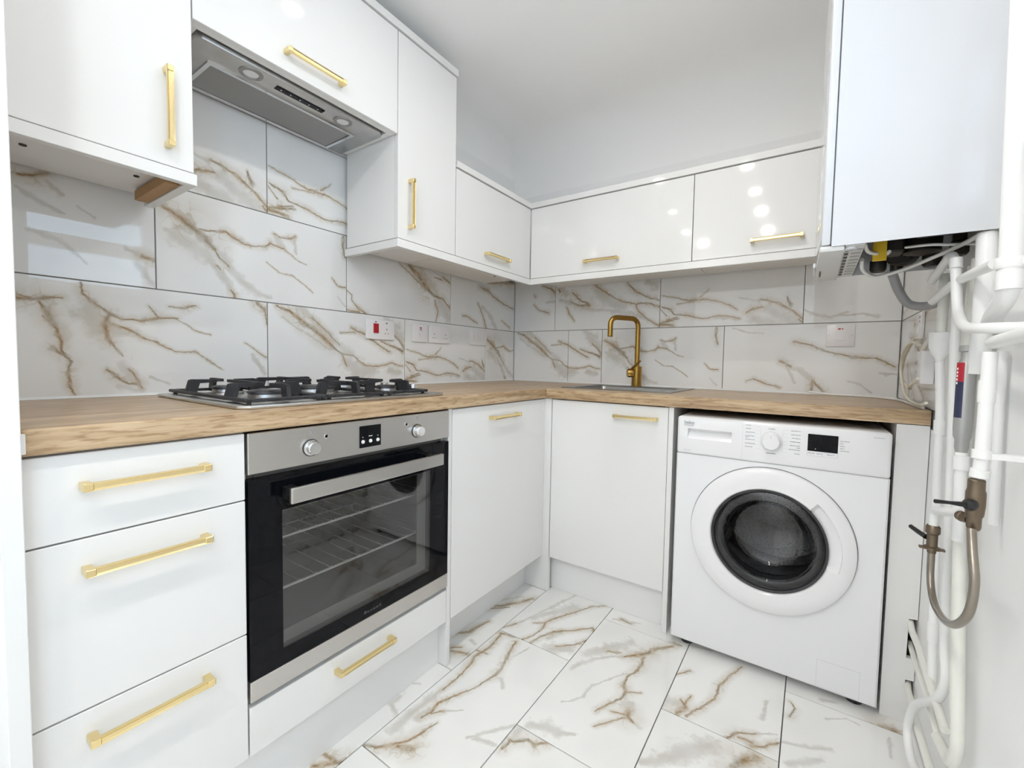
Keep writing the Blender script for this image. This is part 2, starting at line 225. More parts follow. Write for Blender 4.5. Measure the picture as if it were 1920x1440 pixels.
def marble_mat(key, rough, floor=False):
    name = 'marble_' + key + ('_floor' if floor else '')
    m = bpy.data.materials.new(name); m.use_nodes = True; nt = m.node_tree; b = nt.nodes['Principled BSDF']
    N = nt.nodes.new; Lk = nt.links.new
    uv = N('ShaderNodeUVMap'); uv.uv_map = 'UVMap'
    base = N('ShaderNodeVectorMath'); base.operation = 'SCALE'; base.inputs['Scale'].default_value = 1.0
    Lk(uv.outputs[0], base.inputs[0])
    rnd = random.Random(sum(ord(c) for c in key) * 7)
    off = N('ShaderNodeVectorMath'); off.operation = 'ADD'; off.inputs[1].default_value = (rnd.random() * 9, rnd.random() * 9, rnd.random() * 9)
    Lk(base.outputs[0], off.inputs[0])
    def noise(scale, detail, rough_=.55):
        n = N('ShaderNodeTexNoise'); n.inputs['Scale'].default_value = scale; n.inputs['Detail'].default_value = detail; n.inputs['Roughness'].default_value = rough_
        Lk(off.outputs[0], n.inputs['Vector']); return n
    def math_(op, a, b_=None, c=None, clamp=False):
        n = N('ShaderNodeMath'); n.operation = op; n.use_clamp = clamp
        for i, v in enumerate((a, b_, c)):
            if v is None: continue
            if isinstance(v, (int, float)): n.inputs[i].default_value = v
            else: Lk(v, n.inputs[i])
        return n.outputs[0]
    d1 = noise(17, 6, .68)
    dv = N('ShaderNodeVectorMath'); dv.operation = 'SUBTRACT'; dv.inputs[1].default_value = (.5, .5, .5)
    Lk(d1.outputs['Color'], dv.inputs[0])
    wp = N('ShaderNodeVectorMath'); wp.operation = 'MULTIPLY_ADD'; wp.inputs[1].default_value = (.024, .024, 0)
    Lk(dv.outputs[0], wp.inputs[0]); Lk(base.outputs[0], wp.inputs[2])
    P_ = wp.outputs[0]
    fields = {0: None, 1: None}
    for seg in VEINS[key].split():
        u1, v1, w1, u2_, v2, w2, g = [float(t) for t in seg.split(',')]
        g = int(g)
        if not g: w1, w2 = w1 * (1 + max(0, w1 - 5) * .11), w2 * (1 + max(0, w2 - 5) * .11)
        a = Vector((u1, v1, 0)) / 1000; bb = Vector((u2_, v2, 0)) / 1000; d = bb - a
        if d.length < 1e-5: d = Vector((.002, 0, 0))
        k = ((.00175 if floor else .00155) if not g else .0018)
        i1, i2 = 1 / max(w1 * k, .0007), 1 / max(w2 * k, .0007)
        q = N('ShaderNodeVectorMath'); q.operation = 'SUBTRACT'; q.inputs[1].default_value = a; Lk(P_, q.inputs[0])
        dt = N('ShaderNodeVectorMath'); dt.operation = 'DOT_PRODUCT'; dt.inputs[1].default_value = d / d.length_squared; Lk(q.outputs[0], dt.inputs[0])
        h = math_('MULTIPLY', dt.outputs['Value'], 1.0, clamp=True)
        hs = N('ShaderNodeVectorMath'); hs.operation = 'SCALE'; hs.inputs[0].default_value = d; Lk(h, hs.inputs['Scale'])
        r = N('ShaderNodeVectorMath'); r.operation = 'SUBTRACT'; Lk(q.outputs[0], r.inputs[0]); Lk(hs.outputs[0], r.inputs[1])
        ln = N('ShaderNodeVectorMath'); ln.operation = 'LENGTH'; Lk(r.outputs[0], ln.inputs[0])
        iw = math_('MULTIPLY_ADD', h, i2 - i1, i1)
        e = math_('MULTIPLY', ln.outputs['Value'], iw)
        fields[g] = e if fields[g] is None else math_('MINIMUM', fields[g], e)
    n_w = noise(46, 3); n_s = noise(15, 2); n_c = noise(5, 1)
    def smooth(v, lo, hi):
        n = N('ShaderNodeMapRange'); n.interpolation_type = 'SMOOTHSTEP'
        n.inputs['From Min'].default_value = lo; n.inputs['From Max'].default_value = hi
        n.inputs['To Min'].default_value = 1.0; n.inputs['To Max'].default_value = 0.0
        Lk(v, n.inputs['Value']); return n.outputs[0]
    def mixc(fac, ca, cb):
        n = N('ShaderNodeMix'); n.data_type = 'RGBA'
        if isinstance(fac, (int, float)): n.inputs[0].default_value = fac
        else: Lk(fac, n.inputs[0])
        for i, c in ((6, ca), (7, cb)):
            if isinstance(c, tuple): n.inputs[i].default_value = (*c, 1)
            else: Lk(c, n.inputs[i])
        return n.outputs[2]
    cloud = N('ShaderNodeMapRange'); cloud.inputs['From Min'].default_value = .42; cloud.inputs['From Max'].default_value = .72
    Lk(n_c.outputs[0], cloud.inputs['Value'])
    white = (.84, .835, .815) if floor else (.81, .81, .80)
    col = mixc(math_('MULTIPLY', cloud.outputs[0], .5, clamp=True), white, (.72, .72, .70))
    wob = math_('MULTIPLY_ADD', n_w.outputs[0], 2.6, -.28)
    rid = math_('ABSOLUTE', math_('SUBTRACT', n_s.outputs[0], .5))
    if fields[1] is not None:
        e = math_('MULTIPLY', fields[1], wob)
        f = math_('MULTIPLY', smooth(e, .15, 1.5), math_('MULTIPLY_ADD', n_s.outputs[0], 1.0, .12, clamp=True), clamp=True)
        grey = mixc(n_s.outputs[0], (.46, .445, .41), (.58, .55, .49))
        col = mixc(f, col, grey)
    if fields[0] is not None:
        e = math_('MULTIPLY', fields[0], wob)
        halo = math_('MULTIPLY', smooth(fields[0], .2, 5.0), math_('MULTIPLY_ADD', n_s.outputs[0], 1.5, -.22, clamp=True), clamp=True)
        col = mixc(halo, col, (.60, .555, .475))
        crack = math_('MULTIPLY', smooth(rid, .0, .022), math_('MULTIPLY', smooth(fields[0], .5, 4.0), .42), clamp=True)
        col = mixc(crack, col, (.42, .335, .22))
        core = math_('MULTIPLY', smooth(e, .1, 1.25), math_('MULTIPLY_ADD', n_w.outputs[0], 1.3, .12, clamp=True), clamp=True)
        brown = mixc(smooth(n_s.outputs[0], .38, .62), (.40, .275, .145), (.335, .285, .20))
        col = mixc(core, col, brown)
        inner = math_('MULTIPLY', smooth(e, .0, .55), math_('MULTIPLY_ADD', n_w.outputs[0], 2.6, -.95, clamp=True), clamp=True)
        col = mixc(inner, col, (.24, .145, .065))
    Lk(col, b.inputs['Base Color'])
    b.inputs['Roughness'].default_value = rough
    b.inputs['Specular IOR Level'].default_value = .5
    MATS[name] = m
    return m
for k in VEINS:
    marble_mat(k, .09 if k[0] == 'T' else .014, k[0] == 'T')

# ------------------------------------------------------------------ mesh helpers
ORIG = {}
def link(name, me, m, parent=None, origin=None):
    o = bpy.data.objects.new(name, me); COL.objects.link(o)
    if m is not None:
        me.materials.clear()
        for mm in (m if isinstance(m, (list, tuple)) else [m]):
            me.materials.append(MATS[mm] if isinstance(mm, str) else mm)
    if parent is not None:
        o.parent = parent; ORIG[o] = ORIG[parent]
    else:
        og = Vector(origin) if origin else Vector((0, 0, 0)); o.location = og; ORIG[o] = og
    return o
def obj(name, bm, m, parent=None, smooth=None, origin=None):
    """bm holds world coordinates; the object gets its parent's origin (or its own base point)"""
    if parent is not None: og = ORIG[parent]
    elif origin is not None: og = Vector(origin)
    else:
        xs = [v.co for v in bm.verts]
        og = Vector(((min(v.x for v in xs) + max(v.x for v in xs)) / 2, (min(v.y for v in xs) + max(v.y for v in xs)) / 2, min(v.z for v in xs)))
    bmesh.ops.translate(bm, verts=bm.verts, vec=-og)
    bmesh.ops.recalc_face_normals(bm, faces=bm.faces)
    me = bpy.data.meshes.new(name); bm.to_mesh(me); bm.free()
    if smooth is not None:
        for p in me.polygons: p.use_smooth = True
        me.set_sharp_from_angle(angle=math.radians(smooth))
    return link(name, me, m, parent, og)
def tag(o, label, cat, group=None):
    o['label'] = label; o['category'] = cat
    if group: o['group'] = group
    return o
def thing(name, label, cat, loc, group=None):
    o = bpy.data.objects.new(name, None); COL.objects.link(o); o.location = loc; o.empty_display_size = .05
    ORIG[o] = Vector(loc); return tag(o, label, cat, group)
def struct(o): o['kind'] = 'structure'; return o

def box(bm, x0, x1, y0, y1, z0, z1, bev=0.0, seg=1):
    vs = [bm.verts.new((x, y, z)) for x in (x0, x1) for y in (y0, y1) for z in (z0, z1)]
    fs = [bm.faces.new([vs[i] for i in f]) for f in ((0, 1, 3, 2), (4, 6, 7, 5), (0, 4, 5, 1), (2, 3, 7, 6), (0, 2, 6, 4), (1, 5, 7, 3))]
    if bev:
        es = list({e for f in fs for e in f.edges})
        bmesh.ops.bevel(bm, geom=es, offset=bev, segments=seg, profile=.5, affect='EDGES')
    return bm
def nbox(*a, **k): return box(bmesh.new(), *a, **k)
def bpart(name, b, m, parent, bev=0.0, seg=1, smooth=None): return obj(name, nbox(*b, bev=bev, seg=seg), m, parent, smooth)
def prism(bm, pts, axis, a0, a1, bev=0.0, seg=1):
    """extrude a polygon; axis is the extrusion axis, pts are the two other coordinates in xyz order"""
    def mk(p, a):
        return {'x': (a, p[0], p[1]), 'y': (p[0], a, p[1]), 'z': (p[0], p[1], a)}[axis]
    lo = [bm.verts.new(mk(p, a0)) for p in pts]; hi = [bm.verts.new(mk(p, a1)) for p in pts]
    fs = [bm.faces.new(lo), bm.faces.new(hi)]
    n = len(pts)
    for i in range(n):
        fs.append(bm.faces.new((lo[i], lo[(i + 1) % n], hi[(i + 1) % n], hi[i])))
    if bev:
        es = list({e for f in fs for e in f.edges})
        bmesh.ops.bevel(bm, geom=es, offset=bev, segments=seg, profile=.5, affect='EDGES')
    return bm
def frame(bm, axis, a0, a1, o, h):
    """slab with a rectangular hole: o, h = (p0,p1,q0,q1) outer and hole limits"""
    def mk(p, q, a): return {'x': (a, p, q), 'y': (p, a, q), 'z': (p, q, a)}[axis]
    O = [(o[0], o[2]), (o[1], o[2]), (o[1], o[3]), (o[0], o[3])]; H = [(h[0], h[2]), (h[1], h[2]), (h[1], h[3]), (h[0], h[3])]
    V = {}
    for k, L in (('o', O), ('h', H)):
        for i, p in enumerate(L):
            for j, a in enumerate((a0, a1)): V[k, i, j] = bm.verts.new(mk(p[0], p[1], a))
    for i in range(4):
        n = (i + 1) % 4
        for j in (0, 1): bm.faces.new((V['o', i, j], V['o', n, j], V['h', n, j], V['h', i, j]))
        bm.faces.new((V['o', i, 0], V['o', n, 0], V['o', n, 1], V['o', i, 1]))
        bm.faces.new((V['h', i, 0], V['h', n, 0], V['h', n, 1], V['h', i, 1]))
    return bm
def lathe(bm, prof, c, axis=(0, 0, 1), seg=32, cap=True):
    ax = Vector(axis).normalized(); a = ax.orthogonal().normalized(); b = ax.cross(a); c = Vector(c)
    rings = []
    for r, h in prof:
        if r < 1e-6: rings.append([bm.verts.new(c + ax * h)])
        else: rings.append([bm.verts.new(c + ax * h + (a * math.cos(2 * math.pi * i / seg) + b * math.sin(2 * math.pi * i / seg)) * r) for i in range(seg)])
    for A, B in zip(rings[:-1], rings[1:]):
        for i in range(seg):
            j = (i + 1) % seg
            if len(A) == 1 and len(B) == 1: continue
            if len(A) == 1: bm.faces.new((A[0], B[i], B[j]))
            elif len(B) == 1: bm.faces.new((A[i], A[j], B[0]))
            else: bm.faces.new((A[i], A[j], B[j], B[i]))
    if cap:
        for R_ in (rings[0], rings[-1]):
            if len(R_) > 1: bm.faces.new(R_)
    return bm
def fillet(pts, rad, n=6):
    P = [Vector(p) for p in pts]
    if rad <= 0 or len(P) < 3: return P
    out = [P[0]]
    for i in range(1, len(P) - 1):
        a, b, c = P[i - 1], P[i], P[i + 1]
        d1, d2 = (a - b), (c - b); l1, l2 = d1.length, d2.length
        if l1 < 1e-6 or l2 < 1e-6: continue
        t = min(rad, l1 * .48, l2 * .48)
        p, q = b + d1 / l1 * t, b + d2 / l2 * t
        for k in range(n + 1):
            s = k / n; out.append(p * (1 - s) ** 2 + b * 2 * s * (1 - s) + q * s * s)
    out.append(P[-1]); return out
def smooth_path(pts, n=6):
    P = [Vector(p) for p in pts]; P = [P[0] * 2 - P[1]] + P + [P[-1] * 2 - P[-2]]; out = []
    for i in range(1, len(P) - 2):
        p0, p1, p2, p3 = P[i - 1:i + 3]
        for k in range(n):
            t = k / n
            out.append(.5 * ((2 * p1) + (p2 - p0) * t + (2 * p0 - 5 * p1 + 4 * p2 - p3) * t * t + (-p0 + 3 * p1 - 3 * p2 + p3) * t ** 3))
    out.append(P[-2]); return out
def tube(bm, pts, r, seg=12, cap=True):
    P = [Vector(p) for p in pts]; n = len(P); rings = []
    rr = r if isinstance(r, (list, tuple)) else [r] * n
    t = (P[1] - P[0]).normalized(); a = t.orthogonal().normalized()
    for i in range(n):
        if i == 0: t = (P[1] - P[0]).normalized()
        elif i == n - 1: t = (P[-1] - P[-2]).normalized()
        else: t = ((P[i + 1] - P[i]).normalized() + (P[i] - P[i - 1]).normalized()).normalized()
        a = (a - t * a.dot(t)).normalized(); b = t.cross(a)
        rings.append([bm.verts.new(P[i] + (a * math.cos(2 * math.pi * k / seg) + b * math.sin(2 * math.pi * k / seg)) * rr[i]) for k in range(seg)])
    for A, B in zip(rings[:-1], rings[1:]):
        for k in range(seg): bm.faces.new((A[k], A[(k + 1) % seg], B[(k + 1) % seg], B[k]))
    if cap: bm.faces.new(rings[0]); bm.faces.new(rings[-1])
    return bm
def cut(o, cutter_bm):
    """subtract a shape (world coordinates) from a mesh object"""
    bmesh.ops.translate(cutter_bm, verts=cutter_bm.verts, vec=-ORIG[o]); bmesh.ops.recalc_face_normals(cutter_bm, faces=cutter_bm.faces)
    me = bpy.data.meshes.new('cutter'); cutter_bm.to_mesh(me); cutter_bm.free()
    c = bpy.data.objects.new('cutter', me); COL.objects.link(c); c.location = ORIG[o]
    md = o.modifiers.new('cut', 'BOOLEAN'); md.object = c; md.operation = 'DIFFERENCE'; md.solver = 'EXACT'
    dg = bpy.context.evaluated_depsgraph_get(); dg.update()
    new = bpy.data.meshes.new_from_object(o.evaluated_get(dg)); o.modifiers.clear(); o.data = new
    bpy.data.objects.remove(c, do_unlink=True)
def text_mesh(name, s, size, m, parent, world_mat, shear=0.0, spacing=1.0):
    cu = bpy.data.curves.new(name, 'FONT'); cu.body = s; cu.size = size; cu.extrude = .0002; cu.shear = shear; cu.space_character = spacing; cu.resolution_u = 4
    tmp = bpy.data.objects.new(name, cu); COL.objects.link(tmp)
    dg = bpy.context.evaluated_depsgraph_get(); dg.update()
    me = bpy.data.meshes.new_from_object(tmp.evaluated_get(dg)); bpy.data.objects.remove(tmp, do_unlink=True)
    me.transform(world_mat); me.transform(Matrix.Translation(-ORIG[parent]))
    return link(name, me, m, parent)
FACE_X = Matrix(((0, 0, 1, 0), (1, 0, 0, 0), (0, 1, 0, 0), (0, 0, 0, 1)))        # text on a face looking along +x
FACE_Y = Matrix(((1, 0, 0, 0), (0, 0, -1, 0), (0, 1, 0, 0), (0, 0, 0, 1)))       # text on a face looking along -y

def drum_mat():
    m = bpy.data.materials.new('drum_holes'); m.use_nodes = True; nt = m.node_tree; b = nt.nodes['Principled BSDF']
    tc = nt.nodes.new('ShaderNodeTexCoord'); v = nt.nodes.new('ShaderNodeTexVoronoi'); v.inputs['Scale'].default_value = 150
    r = nt.nodes.new('ShaderNodeValToRGB'); r.color_ramp.elements[0].position = .22; r.color_ramp.elements[0].color = (.01, .01, .01, 1); r.color_ramp.elements[1].position = .28; r.color_ramp.elements[1].color = (.42, .42, .42, 1)
    nt.links.new(tc.outputs['Object'], v.inputs['Vector']); nt.links.new(v.outputs['Distance'], r.inputs[0]); nt.links.new(r.outputs[0], b.inputs['Base Color'])
    b.inputs['Metallic'].default_value = .9; b.inputs['Roughness'].default_value = .3; MATS['drum_holes'] = m
drum_mat()
# bar handle shared by every door and drawer: local x = length, y = height, z = out from the door
def make_handle_mesh():
    bm = bmesh.new(); Lh = .088
    for s in (-1, 1):
        x0, x1 = sorted((s * Lh, s * (Lh - .013)))
        prism(bm, [(x0, -.0068), (x1, -.0058), (x1, .0058), (x0, .0068)] if s < 0 else [(x0, -.0058), (x1, -.0068), (x1, .0068), (x0, .0058)], 'z', 0, .0285, bev=.0012)
    secs = []
    for x, k in ((-Lh + .003, .95), (-Lh + .014, .92), (-.05, .85), (0, .82), (.05, .85), (Lh - .014, .92), (Lh - .003, .95)):
        prof = [(-.0072 * k, .0195), (.0072 * k, .0195), (.0072 * k, .0282), (.0035 * k, .0262), (-.0035 * k, .0262), (-.0072 * k, .0282)]
        secs.append([bm.verts.new((x, p[0], p[1])) for p in prof])
    for A, B in zip(secs[:-1], secs[1:]):
        for i in range(6): bm.faces.new((A[i], A[(i + 1) % 6], B[(i + 1) % 6], B[i]))
    bm.faces.new(secs[0]); bm.faces.new(secs[-1])
    bmesh.ops.recalc_face_normals(bm, faces=bm.faces)
    me = bpy.data.meshes.new('handle'); bm.to_mesh(me); bm.free(); me.materials.append(MATS['gold']); return me
HANDLE = make_handle_mesh()
ROT = {'xh': Matrix(((0, 0, 1), (1, 0, 0), (0, 1, 0))), 'xv': Matrix(((0, 0, 1), (0, -1, 0), (1, 0, 0))), 'yh': Matrix(((1, 0, 0), (0, 0, -1), (0, 1, 0)))}
def handle(parent, pos, kind):
    o = bpy.data.objects.new('handle', HANDLE); COL.objects.link(o); o.parent = parent; ORIG[o] = ORIG[parent]
    o.matrix_local = Matrix.Translation(Vector(pos) - ORIG[parent]) @ ROT[kind].to_4x4()
    o['label'] = 'brushed gold bar handle'
    return o

# ------------------------------------------------------------------ the room shell
Z0, Z1, Z2, Z3 = .9125, 1.2135, 1.5145, 1.8155     # tile rows
floor = struct(obj('floor', nbox(-.1, RX + .1, YN - .1, .1, -.12, -.0085), 'grout', origin=(0, 0, 0)))
wall_left = struct(obj('wall_left', nbox(-.12, -.010, YN, .1, -.0085, 2.4), 'plaster', origin=(0, 0, 0)))
wall_back = struct(obj('wall_back', nbox(-.010, RX + .010, .010, .12, -.0085, 2.4), 'plaster', origin=(0, 0, 0)))
WIN = (-1.80, -1.24, 1.38, 1.86)    # window opening in the right wall: y0, y1, z0, z1
ADDED_DOOR = (-3.25, -2.42, .001, 2.06)    # unseen glazed door behind the viewer, added to let in more daylight
def right_wall():
    bm = bmesh.new()
    frame(bm, 'x', RX + .010, RX + .16, (ADDED_DOOR[1] + .05, .1, -.0085, 2.4), WIN)
    frame(bm, 'x', RX + .010, RX + .16, (YN, ADDED_DOOR[1] + .05, -.0085, 2.4), ADDED_DOOR)
    return bm
wall_right = struct(obj('wall_right', right_wall(), 'plaster', origin=(RX, 0, 0)))
# plaster skin of the right wall in front of the tiled part and around the window
def right_skin():
    bm = bmesh.new()
    frame(bm, 'x', RX, RX + .010, (ADDED_DOOR[1] + .05, -.640, -.0085, 2.4), WIN)
    frame(bm, 'x', RX, RX + .010, (YN, ADDED_DOOR[1] + .05, -.0085, 2.4), ADDED_DOOR)
    return bm
obj('plaster_skin', right_skin(), 'plaster', wall_right)
obj('plaster_skin', nbox(-.010, 0, YN, -.0005, Z3 + .001, 2.4), 'plaster', wall_left)
obj('plaster_skin', nbox(-.010, 0, YN, -2.0925, -.0085, Z3), 'plaster', wall_left)
obj('plaster_skin', nbox(.0005, RX - .0005, 0, .010, Z2 + .001, 2.4), 'plaster', wall_back)
wall_near = struct(obj('wall_near', nbox(-.12, RX + .16, YN - .1, YN, -.0085, 2.4), 'plaster', origin=(0, YN, 0)))

def make_ceiling():
    bm = bmesh.new(); r = .13; rb = .24
    fine = [r * (1 - math.cos(t * math.pi / 2 / 8)) for t in range(9)]
    fineb = [rb * (1 - math.cos(t * math.pi / 2 / 12)) for t in range(13)]
    xs = [-.05] + fine + [.3, .6, 1.0, 1.4, RX + .05]
    ys = [.05] + [-d for d in fineb] + [-.4, -1, -2, YN - .05]
    def hz(d, r):
        d = max(0, d)
        return ZC if d >= r else ZC - r + math.sqrt(max(0, r * r - (r - d) ** 2))
    g = [[bm.verts.new((x, y, min(hz(x, r), hz(-y, rb)))) for y in ys] for x in xs]
    for i in range(len(xs) - 1):
        for j in range(len(ys) - 1): bm.faces.new((g[i][j], g[i + 1][j], g[i + 1][j + 1], g[i][j + 1]))
    top = nbox(-.12, RX + .16, YN - .1, .12, ZC + .06, ZC + .12)
    me = bpy.data.meshes.new('t'); top.to_mesh(me); top.free(); bm.from_mesh(me); bpy.data.meshes.remove(me)
    return bm
ceiling = struct(obj('ceiling', make_ceiling(), 'ceiling_paint', origin=(0, 0, 0), smooth=50))

# window with a transom; clear panes
w1 = WIN
window = struct(obj('window_1', frame(bmesh.new(), 'x', RX + .05, RX + .11, (w1[0], w1[1], w1[2], w1[3]), (w1[0] + .045, w1[1] - .045, w1[2] + .045, w1[3] - .045)), 'frame_white', origin=(RX, -1.52, 1.38)))
obj('transom', nbox(RX + .055, RX + .105, w1[0] + .045, w1[1] - .045, 1.605, 1.685, bev=.004), 'frame_white', window)
for (c, d) in ((w1[2] + .045, 1.604), (1.686, w1[3] - .045)):
    obj('pane', nbox(RX + .076, RX + .082, w1[0] + .045, w1[1] - .045, c, d), 'window_glass', window)
obj('window_sill', nbox(RX - .03, RX + .049, w1[0] - .03, w1[1] + .03, w1[2] - .022, w1[2] - .001, bev=.003), 'frame_white', window)

d1_ = ADDED_DOOR  # added door, out of view, serving as an extra daylight opening
gd = struct(obj('added_glazed_door', frame(bmesh.new(), 'x', RX + .05, RX + .10, d1_, (d1_[0] + .09, d1_[1] - .09, .20, d1_[3] - .09)), 'frame_white', origin=(RX, -2.83, 0)))
obj('mid_rail', nbox(RX + .055, RX + .095, d1_[0] + .09, d1_[1] - .09, .95, 1.03, bev=.004), 'frame_white', gd)
obj('panel', nbox(RX + .065, RX + .085, d1_[0] + .09, d1_[1] - .09, .20, .949), 'frame_white', gd)
obj('pane', nbox(RX + .072, RX + .078, d1_[0] + .09, d1_[1] - .09, 1.031, d1_[3] - .09), 'window_glass', gd)
obj('door_handle', tube(bmesh.new(), fillet([(RX + .049, -2.47, 1.0), (RX + .005, -2.47, 1.0), (RX + .005, -2.58, 1.0)], .01), .008, 10), 'chrome', gd, 50)

# ------------------------------------------------------------------ tiles
def tile(parent, face, a0, a1, b0, b1, key, u0, v0, gap=.0015):
    """one bevelled tile; a = horizontal, b = vertical (or y on the floor); face: 'L','B','R','F'"""
    a0 += gap; a1 -= gap; b0 += gap; b1 -= gap
    bm = bmesh.new(); ch = .0006; t = .0085
    def W(a, b, d):     # d = depth below the visible face
        if face == 'L': return (-d, a, b)
        if face == 'B': return (a, d, b)
        if face == 'R': return (RX + d, a, b)
        return (a, b, -d)
    uvl = bm.loops.layers.uv.new('UVMap')
    def ring(k, d): return [bm.verts.new(W(a, b, d)) for a, b in ((a0 + k, b0 + k), (a1 - k, b0 + k), (a1 - k, b1 - k), (a0 + k, b1 - k))]
    R0, R1, R2 = ring(ch, 0), ring(0, ch), ring(0, t)
    fs = [bm.faces.new(R0), bm.faces.new(R2)]
    for A, B in ((R0, R1), (R1, R2)):
        for i in range(4): fs.append(bm.faces.new((A[i], A[(i + 1) % 4], B[(i + 1) % 4], B[i])))
    for f in fs:
        for lp in f.loops:
            c = lp.vert.co
            a, b = {'L': (c.y, c.z), 'B': (c.x, c.z), 'R': (-c.y, c.z), 'F': (c.x, c.y)}[face]
            lp[uvl].uv = (a - u0, b - v0)
    return obj('floor_tile' if face == 'F' else 'wall_tile', bm, 'marble_' + key + ('_floor' if face == 'F' else ''), parent)
obj('grout', nbox(-.010, -.0022, -2.09, -.0005, .86, Z3), 'grout', wall_left)
obj('grout', nbox(.0005, RX, .0022, .010, .86, Z2), 'grout', wall_back)
obj('grout', nbox(RX + .0022, RX + .010, -.639, -.0005, .86, 1.50), 'grout', wall_right)
obj('plaster_skin', nbox(RX, RX + .010, -.6395, -.0005, 1.501, 2.4), 'plaster', wall_right)
obj('plaster_skin', nbox(RX, RX + .010, -.6395, -.0005, -.0085, .859), 'plaster', wall_right)
for a0, a1, k, u0 in ((-2.063, -1.463, 'B', -2.063), (-1.463, -.866, 'C', -1.463), (-.866, -.282, 'D', -.866), (-.282, -.001, 'A', -.287)):
    tile(wall_left, 'L', a0, a1, Z0, Z1, k, u0, .912)
for a0, a1, k, u0 in ((-2.088, -1.762, 'H', -2.362), (-1.762, -1.162, 'A', -1.762), (-1.162, -.569, 'E', -1.162), (-.569, -.001, 'F', -.569)):
    tile(wall_left, 'L', a0, a1, Z1, Z2, k, u0, 1.213)
tile(wall_left, 'L', -2.088, -2.063, Z0, Z1, 'A', -2.66, .912)
for a0, a1, k, u0 in ((-2.088, -1.460, 'D', -2.077), (-1.460, -.860, 'D', -1.460)):
    tile(wall_left, 'L', a0, a1, Z2, Z3, k, u0, 1.513)
for a0, a1, k, u0 in ((.001, .386, 'C', 0), (.386, .596, 'C', 0), (.596, 1.216, 'A', .596), (1.216, RX - .001, 'K', 1.216)):
    tile(wall_back, 'B', a0, a1, Z0, Z1, k, u0, .912)
for a0, a1, k, u0 in ((.001, .293, 'I', -.307), (.293, .909, 'J', .293), (.909, 1.527, 'D', .909), (1.527, RX - .001, 'L', 1.527)):
    tile(wall_back, 'B', a0, a1, Z1, Z2, k, u0, 1.213)
tile(wall_right, 'R', -.639, -.001, Z0, Z1, 'F', -.05, .912)
tile(wall_right, 'R', -.639, -.001, Z1, 1.50, 'L', -.05, 1.213)
CX = [.005, .314, .614, .914, 1.236, 1.541, RX - .001]
COLS = {0: (-.88, ['T9', 'T6', 'T10']), 1: (-1.186, None), 2: (-.922, None), 3: (-.624, None), 4: (-.945, None), 5: (-.65, None)}
KEYS = {(1, -1.186): ('T9', .314, -1.177), (1, -1.79): ('T10', .314, -1.78), (2, -.922): ('T2', .614, -.918), (2, -1.526): ('T1', .614, -1.52),
        (3, -.624): ('T8', .914, -.624), (3, -1.238): ('T3', .914, -1.232), (3, -1.846): ('T4', .914, -1.84), (4, -.945): ('T5', 1.236, -.945),
        (4, -1.553): ('T6', 1.236, -1.555), (5, -.65): ('T7b', 1.541, -.64), (5, -1.258): ('T7', 1.541, -1.25)}
JO = {0: [-.001, -.58, -1.188, -1.796, -2.404, -3.012, YN + .001], 1: [-.001, -.578, -1.186, -1.79, -2.398, -3.006, YN + .001],
      2: [-.001, -.314, -.922, -1.526, -2.134, -2.742, YN + .001], 3: [-.001, -.624, -1.238, -1.846, -2.454, -3.062, YN + .001],
      4: [-.001, -.337, -.945, -1.553, -2.161, -2.769, YN + .001], 5: [-.001, -.65, -1.258, -1.866, -2.474, -3.082, YN + .001]}
spare = ['T3', 'T5', 'T1', 'T2', 'T7', 'T9']
for c, ys in JO.items():
    for i in range(len(ys) - 1):
        y1, y0 = ys[i], ys[i + 1]
        hit_ = [(abs(kk[1] - y0), v) for kk, v in KEYS.items() if kk[0] == c and abs(kk[1] - y0) < .03]
        if hit_: k, u0, v0 = hit_[0][1]
        else: k, u0, v0 = spare[(c * 3 + i * 2) % 6], CX[c], y0
        tile(floor, 'F', CX[c], CX[c + 1], y0, y1, k, u0, v0)

# ------------------------------------------------------------------ ceiling downlights (read from door reflections; the back-wall one and rear pair are added for brightness)
for (x, y, k) in ((.66, -1.36, .08), (.58, -2.0, .06), (.54, -2.6, .2), (1.22, -1.03, 1.0), (1.18, -1.42, .4), (1.18, -1.87, .5), (1.18, -2.32, 1.2), (1.18, -2.9, 1.6), (.6, -3.05, 1.4)):
    t = thing('downlight', 'small round white recessed downlight in the ceiling', 'downlight', (x, y, ZC), 'recessed downlights in the ceiling')
    obj('rim', lathe(bmesh.new(), [(.032, -.001), (.034, -.006), (.043, -.004), (.045, 0), (.032, 0)], (x, y, ZC), seg=32, cap=False), 'frame_white', t, 40)
    ld = bpy.data.lights.new('downlight_lamp', 'AREA'); ld.shape = 'DISK'; ld.size = .062; ld.energy = LAMP_W * k; ld.color = LAMP_COL
    lo = bpy.data.objects.new('downlight_lamp', ld); COL.objects.link(lo); lo.parent = t; lo.location = (0, 0, -.0045)

# ------------------------------------------------------------------ base units, left run (doors look along +x)
G = .0015
tp = tag(obj('end_panel', nbox(.002, .622, -2.118, -2.095, .0005, 2.20, bev=.001), 'gloss_white'), 'tall glossy white end panel closing the left end of the kitchen run', 'panel')
t = thing('drawer_unit', 'white three-drawer base unit with long gold bar handles under the worktop', 'drawer unit', (.3, -1.94, .155))
bpart('body', (.06, .570, -2.094, -1.788, .155, .868), 'carcass_white', t)
for z0, z1, hz in ((.7255, .8650, .812), (.4355, .7225, .672), (.157, .4325, .386)):
    d = bpart('drawer', (.571, XF, -2.093, -1.789, z0, z1), 'gloss_white', t, bev=.0012)
    handle(d, (XF, -1.945, hz), 'xh')
t = thing('oven_housing', 'white housing unit around the oven with a shallow drawer below it', 'oven housing', (.3, -1.487, .155))
bpart('side', (.06, .565, -1.7865, -1.777, .155, .868), 'carcass_white', t)
